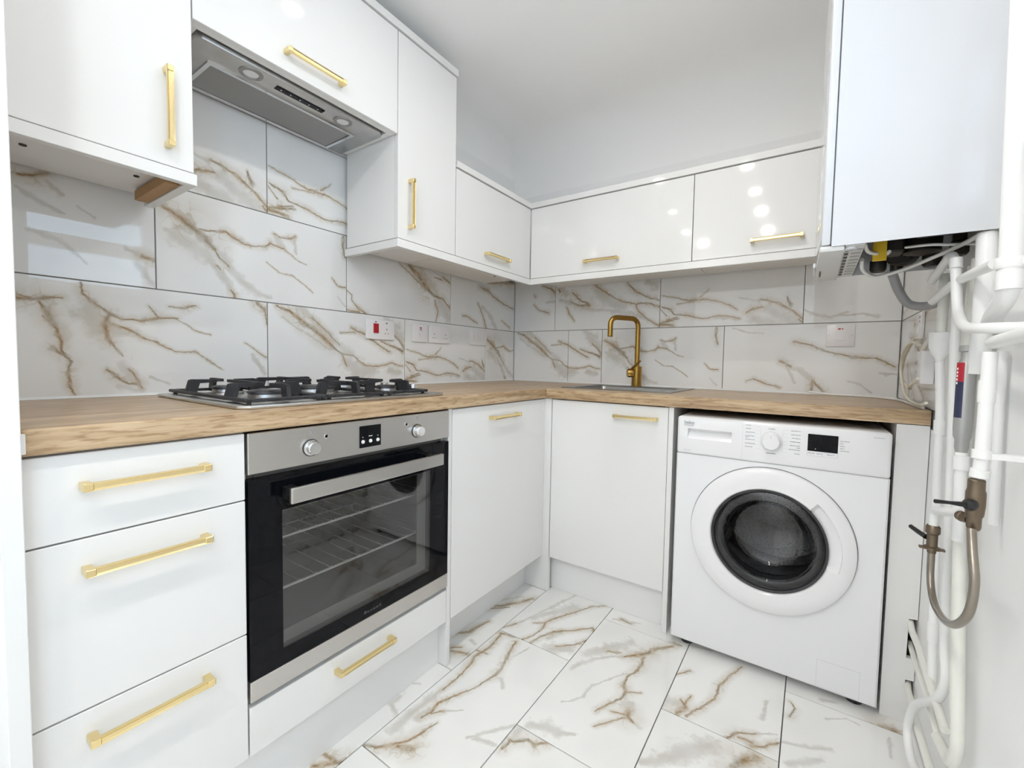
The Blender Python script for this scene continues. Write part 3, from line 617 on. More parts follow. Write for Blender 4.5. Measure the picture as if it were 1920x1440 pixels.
bpart('side', (.06, .565, -1.197, -1.1885, .155, .868), 'carcass_white', t)
bpart('shelf', (.06, .575, -1.776, -1.198, .258, .268), 'carcass_white', t)
d = bpart('drawer', (.571, XF, -1.7855, -1.1895, .157, .2655), 'gloss_white', t, bev=.0012)
handle(d, (XF, -1.502, .229), 'xh')
tag(obj('support_panel', nbox(.06, XF, -1.188, -1.1705, .0005, .868, bev=.001), 'gloss_white'), 'narrow white upright panel reaching the floor right of the oven', 'panel')
t = thing('base_cabinet', 'white single-door base cabinet between the oven and the corner', 'cabinet', (.3, -.88, .155))
bpart('body', (.06, .570, -1.170, -.60, .155, .868), 'carcass_white', t)
d = bpart('door', (.571, XF, -1.1675, -.581, .157, .8650), 'gloss_white', t, bev=.0012)
handle(d, (XF, -.890, .8195), 'xh')
tag(obj('corner_post', nbox(.485, .6215, -.5800, -.562, .0005, .868, bev=.001), 'gloss_white'), 'slim white corner post where the two base runs meet', 'panel')
tag(obj('kickboard', nbox(.538, .554, -2.0945, -1.1885, .0005, .150), 'plinth_white'), 'long white kickboard at the floor below the oven and drawers', 'kickboard')
tag(obj('kickboard', nbox(.482, .498, -1.170, -.581, .0005, .150), 'plinth_white'), 'recessed white kickboard below the cabinet beside the oven', 'kickboard')
# back run (doors look along -y)
t = thing('sink_cabinet', 'white single-door cabinet below the sink', 'cabinet', (.87, -.3, .155))
bpart('side', (.6225, .640, -.558, -.06, .155, .868), 'carcass_white', t)
bpart('side', (1.110, 1.1275, -.558, -.06, .155, .868), 'carcass_white', t)
bpart('base', (.641, 1.109, -.558, -.06, .155, .173), 'carcass_white', t)
d = bpart('door', (.6240, 1.1270, YF, -.559, .157, .8650), 'gloss_white', t, bev=.0012)
handle(d, (1.003, YF, .8185), 'yh')
tag(obj('kickboard', nbox(.590, 1.1275, -.535, -.519, .0005, .150), 'plinth_white'), 'white kickboard at the floor below the sink cabinet', 'kickboard')
tag(obj('support_panel', nbox(1.129, 1.1475, -.5790, -.06, .0005, .868, bev=.001), 'gloss_white'), 'narrow white upright panel left of the washing machine', 'panel')
fil = prism(bmesh.new(), [(1.779, .0005), (1.851, .0005), (1.851, .088), (1.834, .092), (1.832, .128), (1.851, .130), (1.851, .193), (1.831, .193), (1.832, .309), (1.851, .311), (1.851, .868), (1.779, .868)], 'y', -.592, -.574)
tag(obj('filler_panel', fil, 'gloss_white'), 'white filler panel right of the washing machine, notched for pipes', 'panel')
obj('edge_return', nbox(1.779, 1.785, -.573, -.10, .0005, .868), 'carcass_white', bpy.data.objects['filler_panel'])

# ------------------------------------------------------------------ worktops
wt = tag(obj('worktop', prism(bmesh.new(), [(.001, -2.0935), (.6003, -2.0935), (.6003, -.0015), (.001, -.0015)], 'z', ZU, ZT, bev=.003, seg=2), 'oak_y', origin=(.3, -1.05, ZU)),
         'oak-effect worktop of the run carrying the gas hob', 'worktop')
obj('end_cap', nbox(.6005, .6035, -2.094, -2.0885, ZU + .004, ZT - .006, bev=.001), 'plinth_white', wt)
SINK = (.612, 1.098, -.462, -.060)
bm = frame(bmesh.new(), 'z', ZU, ZT, (.6012, 1.8515, -.5918, -.0015), (SINK[0] + .012, SINK[1] - .012, SINK[2] + .012, SINK[3] - .012))
tag(obj('worktop', bm, 'oak_x', origin=(1.2, -.3, ZU)), 'oak-effect worktop of the run carrying the sink', 'worktop')
# sealant bead along the wall tiles
tag(obj('sealant_strip', prism(bmesh.new(), [(.0005, ZT + .0005), (.007, ZT + .0005), (.0005, ZT + .007)], 'y', -2.09, -.008), 'plinth_white'), 'thin white sealant bead behind the hob worktop', 'sealant')
tag(obj('sealant_strip', prism(bmesh.new(), [(-.0005, ZT + .0005), (-.007, ZT + .0005), (-.0005, ZT + .007)], 'x', .008, RX - .002), 'plinth_white'), 'thin white sealant bead behind the sink worktop', 'sealant')

# ------------------------------------------------------------------ wall cabinets
DB, DT = 1.4590, 1.8130       # door bottoms, low door tops
def wall_cab_x(name, label, y0, y1, z0, z1, hpos, hk, x_back=.022):
    t = thing(name, label, 'wall cabinet', (.16, (y0 + y1) / 2, z0))
    bpart('body', (x_back, .302, y0 + G, y1 - G, z0 + .001, z1), 'carcass_white', t)
    d = bpart('door', (.303, UX, y0 + G, y1 - G, z0, z1), 'gloss_white', t, bev=.0010)
    handle(d, hpos, hk)
    return t
wall_cab_x('wall_cabinet', 'white wall cabinet left of the cooker hood with a vertical gold handle', -2.0935, -1.7755, 1.460, 2.168, (UX, -1.8265, 1.585), 'xv')
t = thing('hood_cabinet', 'white bridging cabinet above the cooker hood with a horizontal gold handle', 'wall cabinet', (.16, -1.475, 1.82))
bpart('body', (.022, .302, -1.774, -1.1765, 1.86, 2.168), 'carcass_white', t)
bpart('bottom_rail', (.286, .302, -1.774, -1.1765, 1.8195, 1.859), 'carcass_white', t)
bpart('side_rail', (.022, .285, -1.196, -1.1765, 1.8195, 1.859), 'carcass_white', t)
bpart('side_rail', (.022, .285, -1.774, -1.754, 1.8195, 1.859), 'carcass_white', t)
d = bpart('door', (.303, UX, -1.774, -1.1765, 1.8180, 2.168), 'gloss_white', t, bev=.0010)
handle(d, (UX, -1.478, 1.866), 'xh')
wall_cab_x('tall_wall_cabinet', 'tall narrow white wall cabinet right of the cooker hood', -1.1750, -.8795, 1.460, 2.168, (UX, -1.122, 1.590), 'xv')
wall_cab_x('low_wall_cabinet', 'low white wall cabinet in the corner beside the tall one', -.8780, UY + .0005, DB + .001, DT, (UX, -.606, 1.5075), 'xh')
def wall_cab_y(label, x0, x1, hx):
    t = thing('low_wall_cabinet', label, 'wall cabinet', ((x0 + x1) / 2, -.16, DB))
    bpart('body', (x0 + G, x1 - G, -.300, -.012, DB + .002, DT), 'carcass_white', t)
    d = bpart('door', (x0 + G, x1 - G, UY, -.301, DB + .001, DT), 'gloss_white', t, bev=.0010)
    handle(d, (hx, UY, 1.509), 'yh')
wall_cab_y('low white wall cabinet above the tap, nearest the corner', .3235, 1.1300, .724)
wall_cab_y('low white wall cabinet next to the boiler', 1.1300, 1.5620, 1.4355)
def strip(name, label, cat, pts_boxes, m='gloss_white'):
    bm = bmesh.new()
    for b in pts_boxes: box(bm, *b, bev=.0008)
    return tag(obj(name, bm, m), label, cat)
# cornices (top) and light pelmets (bottom)
strip('cornice', 'white cornice strip topping the tall wall cabinets', 'trim', [(.296, .3275, -2.0935, -.8765, 2.1720, 2.1985)])
co = strip('cornice', 'white cornice strip topping the low corner wall cabinet', 'trim', [(.296, .3275, -.8760, -.3255, 1.8170, 1.8430)])
strip('cornice', 'white cornice strip topping the low wall cabinets above the sink', 'trim', [(.296, 1.5620, -.3250, -.295, 1.8170, 1.8430)])
p = strip('pelmet', 'white light pelmet under the wall cabinet left of the hood', 'trim', [(.306, .3265, -2.0935, -1.7725, 1.4300, 1.4565)])
obj('side_return', nbox(.028, .3055, -1.7925, -1.7725, 1.4300, 1.4565, bev=.0008), 'gloss_white', p)
obj('wood_cleat', nbox(.060, .280, -1.8200, -1.7930, 1.4330, 1.4570, bev=.001), 'wood_cleat', p)
for (x, y) in ((.170, -2.025), (.176, -1.845)):
    obj('screw', lathe(bmesh.new(), [(0, -.002), (.0055, -.002), (.006, 0)], (x, y, 1.4605), seg=12), 'screw', bpy.data.objects['wall_cabinet'])
p = strip('pelmet', 'white light pelmet under the tall and corner wall cabinets', 'trim', [(.306, .3265, -1.1785, -.3185, 1.4275, 1.4560)])
obj('side_return', nbox(.012, .3055, -1.1785, -1.1600, 1.4275, 1.4560, bev=.0008), 'gloss_white', p)
p = strip('pelmet', 'white light pelmet under the low wall cabinets above the sink', 'trim', [(.3270, 1.5620, -.3245, -.304, 1.4275, 1.4565)])
for nm, spots in (('low_wall_cabinet', ((.237, -.80), (.20, -.46))), ('tall_wall_cabinet', ((.262, -1.068), (.257, -1.004)))):
    for (x, y) in spots:
        obj('screw', lathe(bmesh.new(), [(0, -.002), (.0055, -.002), (.006, 0)], (x, y, 1.4605), seg=12), 'screw', bpy.data.objects[nm])
for (x, y, n) in ((.475, -.22, 1), (.964, -.195, 1), (1.094, -.22, 1), (1.20, -.225, 2)):
    obj('screw', lathe(bmesh.new(), [(0, -.002), (.0055, -.002), (.006, 0)], (x, y, 1.4610), seg=12), 'screw', bpy.data.objects['low_wall_cabinet.%03d' % n])
bpart('corner_block', (.255, .300, -.36, -.312, 1.4555, 1.4585), 'wood_cleat', bpy.data.objects['low_wall_cabinet'])

# ------------------------------------------------------------------ cooker hood
t = thing('cooker_hood', 'stainless steel built-in cooker hood with mesh filter and two round lamps', 'cooker hood', (.16, -1.475, 1.81))
HZ = 1.8105
obj('base_plate', prism(bmesh.new(), [(.020, -1.752), (.262, -1.752), (.277, -1.738), (.277, -1.215), (.262, -1.199), (.020, -1.199)], 'z', HZ, HZ + .030, bev=.003, seg=2), 'steel_dark', t, 40)
obj('filter_frame', frame(bmesh.new(), 'z', HZ - .006, HZ + .001, (.030, .198, -1.700, -1.262), (.040, .188, -1.690, -1.272)), 'chrome', t)
bpart('filter', (.041, .187, -1.689, -1.273, HZ - .003, HZ + .001), 'filter_mesh', t)
for y in (-1.612, -1.333):
    r_ = obj('lamp', lathe(bmesh.new(), [(.019, -.001), (.020, -.004), (.029, -.003), (.030, .001), (.019, .001)], (.238, y, HZ), seg=28, cap=False), 'filter_mesh', t, 40)
    obj('lens', lathe(bmesh.new(), [(0, -.002), (.0188, -.002), (.0188, .001)], (.238, y, HZ), seg=28), 'lens', r_)
c_ = bpart('control_strip', (.226, .246, -1.545, -1.400, HZ - .0025, HZ + .001), 'black_gloss', t)
for i in range(5):
    yy = -1.530 + i * .028
    obj('button', lathe(bmesh.new(), [(0, -.0033), (.0022, -.0033), (.0025, -.0024)], (.236, yy, HZ), seg=10), 'print_light', c_)

# ------------------------------------------------------------------ oven
OY0, OY1 = -1.7755, -1.1985      # glass and fascia stop here; fascia overlaps the housing sides
FY0, FY1 = -1.7855, -1.1895
t = thing('oven', 'black glass built-in electric oven with stainless control panel', 'oven', (.3, -1.487, .278))
bm = bmesh.new()     # cavity: five inner faces as a thick shell
for b in ((.10, .112, OY0, OY1, .28, .85), (.113, .566, OY0, OY0 + .012, .28, .85), (.113, .566, OY1 - .012, OY1, .28, .85), (.113, .566, OY0 + .013, OY1 - .013, .28, .30), (.113, .566, OY0 + .013, OY1 - .013, .745, .85)):
    box(bm, *b)
obj('cavity', bm, 'cavity', t)
cp = bpart('control_panel', (.567, XF + .006, FY0, FY1, .7765, .8655), 'steel', t, bev=.0015)
XP = XF + .006
for y in (-1.650, -1.3255):
    k = obj('knob', lathe(bmesh.new(), [(.0185, 0), (.0185, .003), (.0152, .0035), (.0150, .018), (.0138, .0195), (0, .0195)], (XP, y, .8150), (1, 0, 0), 40, cap=False), 'chrome', t, 35)
    obj('ring', lathe(bmesh.new(), [(.0186, 0), (.0186, .0025), (.0200, .0025), (.0205, 0)], (XP, y, .8150), (1, 0, 0), 40, cap=False), 'rubber', k, 35)
for y, z in ((-1.6125, .8370), (-1.3665, .8385)):
    i_ = obj('indicator', lathe(bmesh.new(), [(0, .0012), (.0038, .0012), (.0038, 0)], (XP, y, z), (1, 0, 0), 16, cap=False), 'black_gloss', t)
    obj('ring', lathe(bmesh.new(), [(.0039, 0), (.0039, .0014), (.0055, .0010), (.0058, 0)], (XP, y, z), (1, 0, 0), 16, cap=False), 'chrome', i_)
dsp = bpart('display', (XP - .002, XP + .0012, -1.521, -1.4545, .7925, .8500), 'black_gloss', t, bev=.0006)
for y, z in ((-1.511, .8085), (-1.488, .8085), (-1.465, .8085)):
    obj('button', lathe(bmesh.new(), [(0, .0030), (.0045, .0030), (.0050, .0012)], (XP, y, z), (1, 0, 0), 18, cap=False), 'print_white', dsp)
for y0, y1, z in ((-1.4935, -1.4905, .8205), (-1.4895, -1.4865, .8205), (-1.4855, -1.4825, .8205), (-1.5120, -1.5105, .8195), (-1.4655, -1.4640, .8195)):
    bpart('print', (XP + .0012, XP + .0015, y0, y1, z, z + .0022), 'print_white', dsp)
def oven_icon(y, z):
    bm = bmesh.new()
    for dy, dz, w, h in ((-.004, .004, .0035, .0035), (.0005, .004, .0035, .0035), (-.004, -.001, .0035, .0035), (.0005, -.001, .0035, .0035), (-.0015, -.005, .003, .0022)):
        box(bm, XP, XP + .0004, y + dy, y + dy + w, z + dz, z + dz + h)
    obj('print', bm, 'print_grey', cp)
oven_icon(-1.650, .8490); oven_icon(-1.3255, .8510)
# door: black glass front with a see-through window, steel strip below, bar handle
XD = XF + .004
WY0, WY1, WZ0, WZ1 = -1.716, -1.268, .364, .684
door = obj('door', frame(bmesh.new(), 'x', .570, XD, (FY0, FY1, .3255, .7640), (WY0, WY1, WZ0, WZ1)), 'black_gloss', t)
obj('window_pane', nbox(XD - .0045, XD - .0004, WY0 + .0003, WY1 - .0003, WZ0 + .0003, WZ1 - .0003), 'oven_glass', door)
obj('inner_frame', frame(bmesh.new(), 'x', .568, .572, (WY0 - .001, WY1 + .001, WZ0 - .001, WZ1 + .001), (WY0 + .004, WY1 - .035, WZ0 + .03, WZ1 - .01)), 'cavity', door)
bpart('bottom_strip', (.570, XD + .001, FY0, FY1, .2795, .3245), 'steel', t, bev=.001)
hb = obj('door_handle', nbox(XD + .040, XD + .052, -1.722, -1.262, .7075, .7425, bev=.003, seg=2), 'steel', door)
for y in (-1.716, -1.290):
    bpart('bracket', (XD, XD + .0395, y, y + .022, .712, .738), 'steel' if y > -1.5 else 'black_plastic', hb, bev=.001)
# faint maker's mark on the glass, too dim to read
for i in range(6):
    bpart('maker_mark', (XD, XD + .0003, -1.505 + i * .0095, -1.498 + i * .0095, .3385 + (.0006 if i in (0, 5) else 0), .3440 + (.002 if i in (0, 5) else 0)), 'print_dim', door)
# racks inside
for z in (.480, .603):
    bm = bmesh.new()
    tube(bm, [(.545, OY0 + .02, z), (.545, OY1 - .02, z)], .0034, 8); tube(bm, [(.15, OY0 + .02, z), (.15, OY1 - .02, z)], .0025, 8)
    for i in range(13):
        y = OY0 + .04 + i * (OY1 - OY0 - .08) / 12; tube(bm, [(.15, y, z + .001), (.545, y, z + .001), (.547, y, z + .006)], .0015, 6)
    obj('rack', bm, 'rack', t, 40)
obj('fan_disc', lathe(bmesh.new(), [(0, .012), (.085, .010), (.09, 0)], (.115, -1.42, .53), (1, 0, 0), 36, cap=False), 'rubber', t, 40)

# ------------------------------------------------------------------ gas hob
HX0, HX1, HY0, HY1 = .052, .562, -1.7850, -1.1650
t = thing('gas_hob', 'stainless steel five-burner gas hob with black cast-iron pan supports', 'hob', ((HX0 + HX1) / 2, -1.475, ZT))
obj('tray', prism(bmesh.new(), [(HX0 + .02, HY0), (HX1 - .02, HY0), (HX1, HY0 + .02), (HX1, HY1 - .02), (HX1 - .02, HY1), (HX0 + .02, HY1), (HX0, HY1 - .02), (HX0, HY0 + .02)], 'z', ZT + .0003, ZT + .0085, bev=.003, seg=2), 'steel', t, 40)
ZH = ZT + .0085
BUR = [(.185, -1.665, .030), (.420, -1.665, .040), (.305, -1.475, .055), (.185, -1.300, .040), (.420, -1.300, .030)]
for x, y, r in BUR:
    b_ = obj('burner', lathe(bmesh.new(), [(r + .014, 0), (r + .012, .005), (r + .002, .006), (r, .014), (0, .014)], (x, y, ZH), seg=32, cap=False), 'burner_alu', t, 35)
    obj('cap', lathe(bmesh.new(), [(r - .001, .0142), (r + .003, .016), (r + .002, .021), (r - .004, .024), (0, .025)], (x, y, ZH), seg=32, cap=False), 'burner_cap', b_, 35)
def finger(bm, base, tip, zt=.043, w=.0095):
    """cast finger: foot on the frame, sloping leg, flat arm towards the burner"""
    a = Vector((*base, 0)); d = Vector((*tip, 0)) - a; L_ = d.length; d.normalize(); n = Vector((-d.y, d.x, 0)) * (w / 2)
    prof = [(0, .004), (.010, zt - .002), (.016, zt), (L_, zt - .001), (L_, zt - .009), (.034, zt - .011), (.026, .004)]
    lo = [bm.verts.new(a + d * p[0] - n + Vector((0, 0, ZH + p[1]))) for p in prof]; hi = [bm.verts.new(a + d * p[0] + n + Vector((0, 0, ZH + p[1]))) for p in prof]
    bm.faces.new(lo); bm.faces.new(hi)
    for i in range(len(prof)): bm.faces.new((lo[i], lo[(i + 1) % 7], hi[(i + 1) % 7], hi[i]))
def grate(y0, y1, x0, x1, burners):
    bm = bmesh.new(); w = .011
    for b in ((x0, x1, y0, y0 + w), (x0, x1, y1 - w, y1), (x0, x0 + w, y0 + w, y1 - w), (x1 - w, x1, y0 + w, y1 - w)):
        box(bm, b[0], b[1], b[2], b[3], ZH + .0045, ZH + .0125, bev=.0015)
    for x, y in ((x0 + .012, y0 + .012), (x1 - .012, y0 + .012), (x0 + .012, y1 - .012), (x1 - .012, y1 - .012)):
        lathe(bm, [(.005, 0), (.005, .0046)], (x, y, ZH), seg=8)
    for bx, by, rr in burners:
        finger(bm, (bx, y0 + .002), (bx, by - .022)); finger(bm, (bx, y1 - .002), (bx, by + .022))
    lo = min(burners)[0]; hi = max(burners)[0]
    yc = burners[0][1]
    finger(bm, (x0 + .002, yc), (lo - .022, yc)); finger(bm, (x1 - .002, yc), (hi + .022, yc))
    if len(burners) > 1:
        box(bm, lo + .022, hi - .022, yc - .005, yc + .005, ZH + .034, ZH + .042)
    else:
        for sx in (-1, 1):
            finger(bm, (bx + sx * .17, y0 + .002), (bx + sx * .17, yc)); finger(bm, (bx + sx * .17, y1 - .002), (bx + sx * .17, yc))
    return bm
for y0, y1, bs in ((HY0 + .022, HY0 + .211, (BUR[0], BUR[1])), (HY0 + .214, HY0 + .402, (BUR[2],)), (HY0 + .405, HY0 + .560, (BUR[3], BUR[4]))):
    obj('pan_support', grate(y0, y1, HX0 + .028, HX1 - .028, bs), 'cast_iron', t)
for i in range(5):
    x = .13 + i * .075
    k = obj('knob', lathe(bmesh.new(), [(.0185, 0), (.0180, .006), (.0150, .008), (.0138, .024), (0, .0255)], (x, HY1 - .032, ZH), seg=24, cap=False), 'chrome', t, 35)

# ------------------------------------------------------------------ sink and tap
t = thing('sink', 'inset stainless steel sink bowl set in the oak worktop', 'sink', (.85, -.26, ZT - .16))
obj('rim', frame(bmesh.new(), 'z', ZT + .0003, ZT + .0035, (SINK[0] - .006, SINK[1] + .006, SINK[2] - .006, SINK[3] + .006), (SINK[0] + .040, SINK[1] - .040, SINK[2] + .030, SINK[3] - .075)), 'sink_steel', t)
bx0, bx1, by0, by1 = SINK[0] + .040, SINK[1] - .040, SINK[2] + .030, SINK[3] - .075
bm = bmesh.new()
def rring(x0, x1, y0, y1, z, r, n=5):
    out = []
    for cx_, cy_, a0 in ((x1 - r, y1 - r, 0), (x0 + r, y1 - r, 90), (x0 + r, y0 + r, 180), (x1 - r, y0 + r, 270)):
        for k in range(n + 1):
            a = math.radians(a0 + 90 * k / n); out.append(bm.verts.new((cx_ + r * math.cos(a), cy_ + r * math.sin(a), z)))
    return out
rs = [rring(bx0 - .004, bx1 + .004, by0 - .004, by1 + .004, ZT + .0030, .034), rring(bx0 + .002, bx1 - .002, by0 + .002, by1 - .002, ZT - .004, .034), rring(bx0 + .010, bx1 - .010, by0 + .010, by1 - .010, ZT - .135, .040), rring(bx0 + .03, bx1 - .03, by0 + .03, by1 - .03, ZT - .152, .04)]
for A, B in zip(rs[:-1], rs[1:]):
    for i in range(len(A)): bm.faces.new((A[i], A[(i + 1) % len(A)], B[(i + 1) % len(B)], B[i]))
bm.faces.new(rs[-1])
obj('bowl', bm, 'sink_steel', t, 45)
obj('drain', lathe(bmesh.new(), [(.042, 0), (.040, .003), (.030, .002), (0, .001)], ((bx0 + bx1) / 2, (by0 + by1) / 2, ZT - .1515), seg=28, cap=False), 'chrome', t, 40)
TX, TY = .830, -.092
t = thing('tap', 'brushed brass mixer tap with a square swan-neck spout behind the sink', 'tap', (TX, TY, ZT + .0035))
ZB = ZT + .0036
obj('base', lathe(bmesh.new(), [(.027, 0), (.027, .004), (.0245, .006), (.0245, .098), (.022, .100), (0, .100)], (TX, TY, ZB), seg=32, cap=False), 'tap_brass', t, 35)
sa = math.radians(238); sd = Vector((math.cos(sa), math.sin(sa), 0)); tb = Vector((TX, TY, ZB))
tip = tb + sd * .168
pts = fillet([tb + Vector((0, 0, .099)), tb + Vector((0, 0, .338)), tip + Vector((0, 0, .338)), tip + Vector((0, 0, .248))], .045, 8)
obj('spout', tube(bmesh.new(), pts, .0125, 20), 'tap_brass', t, 40)
obj('nozzle', lathe(bmesh.new(), [(.0115, 0), (.0128, .002), (.0128, .010)], tip + Vector((0, 0, .242)), seg=20), 'tap_brass', t, 40)
la = math.radians(215); ldv = Vector((math.cos(la), math.sin(la), 0))
lv = obj('lever_body', lathe(bmesh.new(), [(.0215, .018), (.0215, .046), (.0205, .048), (0, .048)], tb + Vector((0, 0, .066)), ldv, 28, cap=False), 'tap_brass', t, 35)
obj('lever', tube(bmesh.new(), [tb + Vector((0, 0, .082)) + ldv * .034, tb + Vector((.045, -.020, .128)) + ldv * .02], .0048, 12), 'tap_brass', lv, 40)

# ------------------------------------------------------------------ washing machine
WX0, WX1, WYF, WZ0_, WZ1_ = 1.1725, 1.7695, -.6180, .026, .8430
t = thing('washing_machine', 'white front-loading washing machine with a dark round porthole under the worktop', 'washing machine', (1.471, -.34, 0))
wc = (1.4690, .4600); RO = .236; RH = .1660
def machine_body():
    bm = bmesh.new(); n = 64; x0, x1, z0, z1, yb = WX0, WX1, WZ0_, .7088, -.075
    ang = [2 * math.pi * i / n for i in range(n)]
    # outline points of the rectangular front in the directions of the hole's points, corners added
    def edge_pt(a):
        dx, dz = math.cos(a), math.sin(a)
        tx = ((x1 if dx > 0 else x0) - wc[0]) / dx if abs(dx) > 1e-9 else 9; tz = ((z1 if dz > 0 else z0) - wc[1]) / dz if abs(dz) > 1e-9 else 9
        k = min(tx, tz); return (wc[0] + dx * k, wc[1] + dz * k)
    cor = sorted(math.atan2(z - wc[1], x - wc[0]) % (2 * math.pi) for x in (x0, x1) for z in (z0, z1))
    alla = sorted(ang + cor)
    r = .005
    def clampi(p): return (min(max(p[0], x0 + r), x1 - r), max(p[1], z0 + r))
    hole = [bm.verts.new((wc[0] + RH * math.cos(a), WYF, wc[1] + RH * math.sin(a))) for a in alla]
    inn = [bm.verts.new((clampi(edge_pt(a))[0], WYF, clampi(edge_pt(a))[1])) for a in alla]
    out = [bm.verts.new((edge_pt(a)[0], WYF + r, edge_pt(a)[1])) for a in alla]
    bck = [bm.verts.new((edge_pt(a)[0], yb, edge_pt(a)[1])) for a in alla]
    m_ = len(alla)
    for A, B in ((hole, inn), (inn, out), (out, bck)):
        for i in range(m_):
            j = (i + 1) % m_
            try: bm.faces.new((A[i], A[j], B[j], B[i]))
            except ValueError: pass
    bm.faces.new(bck)
    bmesh.ops.remove_doubles(bm, verts=bm.verts, dist=1e-6)
    return bm
obj('body', machine_body(), 'appliance_white', t, 30)
YP = WYF - .003
fa = bpart('fascia', (WX0, WX1, YP, -.075, .7095, WZ1_), 'appliance_panel', t, bev=.009, seg=3, smooth=40)
cut(fa, prism(bmesh.new(), [(YP - .01, .8020), (YP + .020, .8000), (YP + .020, .7900), (YP - .01, .7540)], 'x', 1.2090, 1.3520))
for p in fa.data.polygons: p.use_smooth = True
fa.data.set_sharp_from_angle(angle=math.radians(30))
bpart('seam', (WX0 + .004, WX1 - .004, WYF + .0006, -.08, .7080, .7102), 'boiler_grey', t)
for x in (WX0 + .05, WX1 - .05):
    for y in (WYF + .05, -.12):
        obj('foot', lathe(bmesh.new(), [(.022, .0003), (.022, .010), (.012, .012), (.012, .027)], (x, y, 0), seg=16), 'rubber', t)
# detergent drawer
bm = frame(bmesh.new(), 'y', YP - .0002, YP + .0002, (WX0 + .006, 1.3850, .7125, .8390), (WX0 + .0065, 1.3845, .7130, .8385))
obj('detergent_drawer', bm, 'print_light', t)
kb = obj('program_knob', lathe(bmesh.new(), [(.0300, 0), (.0300, .002), (.0265, .004), (.0255, .018), (.0235, .0205), (0, .0210)], (1.4690, YP, .7840), (0, -1, 0), 44, cap=False), 'appliance_panel', t, 35)
obj('ring', lathe(bmesh.new(), [(.0268, .0008), (.0268, .0022), (.0302, .0022), (.0306, .0008)], (1.4690, YP, .7840), (0, -1, 0), 44, cap=False), 'print_light', kb, 35)
bpart('pointer', (1.4683, 1.4697, YP - .0214, YP - .0208, .7950, .8060), 'print_light', kb)
bpart('display', (1.5675, 1.6440, YP - .0018, YP + .001, .7680, .8205), 'black_gloss', t, bev=.0008)
bpart('print', (1.5870, 1.5890, YP - .0020, YP - .0017, .7745, .7765), 'print_white', bpy.data.objects['display.001'] if 'display.001' in bpy.data.objects else t)
bm = bmesh.new()
rp = random.Random(4)
def dash(x0, x1, z, h=.0020):
    x = x0
    while x < x1 - .001:
        w = min(x1 - x, rp.choice((.004, .006, .008, .011))); box(bm, x, x + w, YP - .0003, YP, z, z + h); x += w + .0012
for i, (z, w) in enumerate(((.8300, .017), (.8190, .016), (.8070, .028), (.7950, .028), (.7905, .010), (.7830, .028), (.7700, .030), (.7590, .022))): dash(1.3935, 1.3935 + w, z)
for z, w in ((.8235, .026), (.8115, .025), (.8000, .023), (.7890, .027), (.7770, .028), (.7710, .010), (.7640, .030), (.7520, .014)): dash(1.5480 - w, 1.5480, z)
dash(1.6490, 1.6720, .8050); dash(1.6490, 1.6570, .7980); dash(1.6490, 1.6600, .7900); dash(1.6490, 1.6600, .7830); dash(1.6490, 1.6730, .7760)
dash(1.4600, 1.4790, .8235, .0024); dash(1.4560, 1.4820, .7440, .0026); dash(1.5700, 1.5860, .7600); dash(1.5920, 1.6060, .7600); dash(1.6180, 1.6360, .7600)
dash(1.7270, 1.7520, .8250, .0014)
obj('print', bm, 'print_grey', t)
bm = bmesh.new()     # leader lines of the programme ring and the button frame
for i in range(7):
    z = .828 - i * .0118
    tube(bm, [(1.424, YP - .0001, z), (1.436, YP - .0001, z), (1.4395, YP - .0001, .5 * z + .392)], .0003, 4); tube(bm, [(1.515, YP - .0001, z - .003), (1.502, YP - .0001, z - .003), (1.4985, YP - .0001, .5 * z + .3905)], .0003, 4)
for x in (1.5675, 1.6060, 1.6440): box(bm, x - .0004, x + .0004, YP - .0003, YP, .7530, .7670)
box(bm, 1.5675, 1.6440, YP - .0003, YP, .7527, .7533)
obj('print', bm, 'print_light', t)
text_mesh('logo', 'beko', .0185, 'print_grey', t, Matrix.Translation((1.1960, YP - .0020, .8170)) @ FACE_Y, spacing=.94)
bpart('logo_underline', (1.1962, 1.2290, YP - .0021, YP - .0015, .8120, .8132), 'print_grey', t)
bm = bmesh.new(); dash(1.1960, 1.2220, .7230, .0017); obj('print', bm, 'print_light', t)
# pump flap outline at the lower right
fl = obj('filter_flap', frame(bmesh.new(), 'y', WYF - .0004, WYF + .001, (1.6195, 1.7275, .0330, .1190), (1.6205, 1.7265, .0330, .1180)), 'boiler_grey', t)
# porthole door: white ring with a grip recess, glass bowl, gasket, drum
def door_ring():
    bm = bmesh.new(); n = 96; prof = [(.236, .000), (.2362, .010), (.2335, .0165), (.2230, .0220), (.2000, .0238), (.1985, .0238), (.1725, .0248), (.1690, .0205), (.1665, .006)]
    rings = []
    for i in range(n):
        a = 2 * math.pi * i / n; deg = math.degrees(a); ring = []
        grip = -14 < (deg if deg < 180 else deg - 360) < 46
        for j, (r, h) in enumerate(prof):
            if grip and 5 <= j <= 7: h2 = (.0100, .0075, .0060)[j - 5]; r2_ = r
            else: h2, r2_ = h, r
            ring.append(bm.verts.new((wc[0] + r2_ * math.cos(a), WYF - h2, wc[1] + r2_ * math.sin(a))))
        rings.append(ring)
    for i in range(n):
        A, B = rings[i], rings[(i + 1) % n]
        for j in range(len(prof) - 1): bm.faces.new((A[j], B[j], B[j + 1], A[j + 1]))
    return bm
dring = obj('door', door_ring(), 'appliance_panel', t, 28)
ax = (0, -1, 0); cen = (wc[0], WYF, wc[1])
obj('door_shadow_gap', lathe(bmesh.new(), [(.2365, .0002), (.2385, .0002), (.2385, -.001)], cen, ax, 96, cap=False), 'edge_dark', dring)
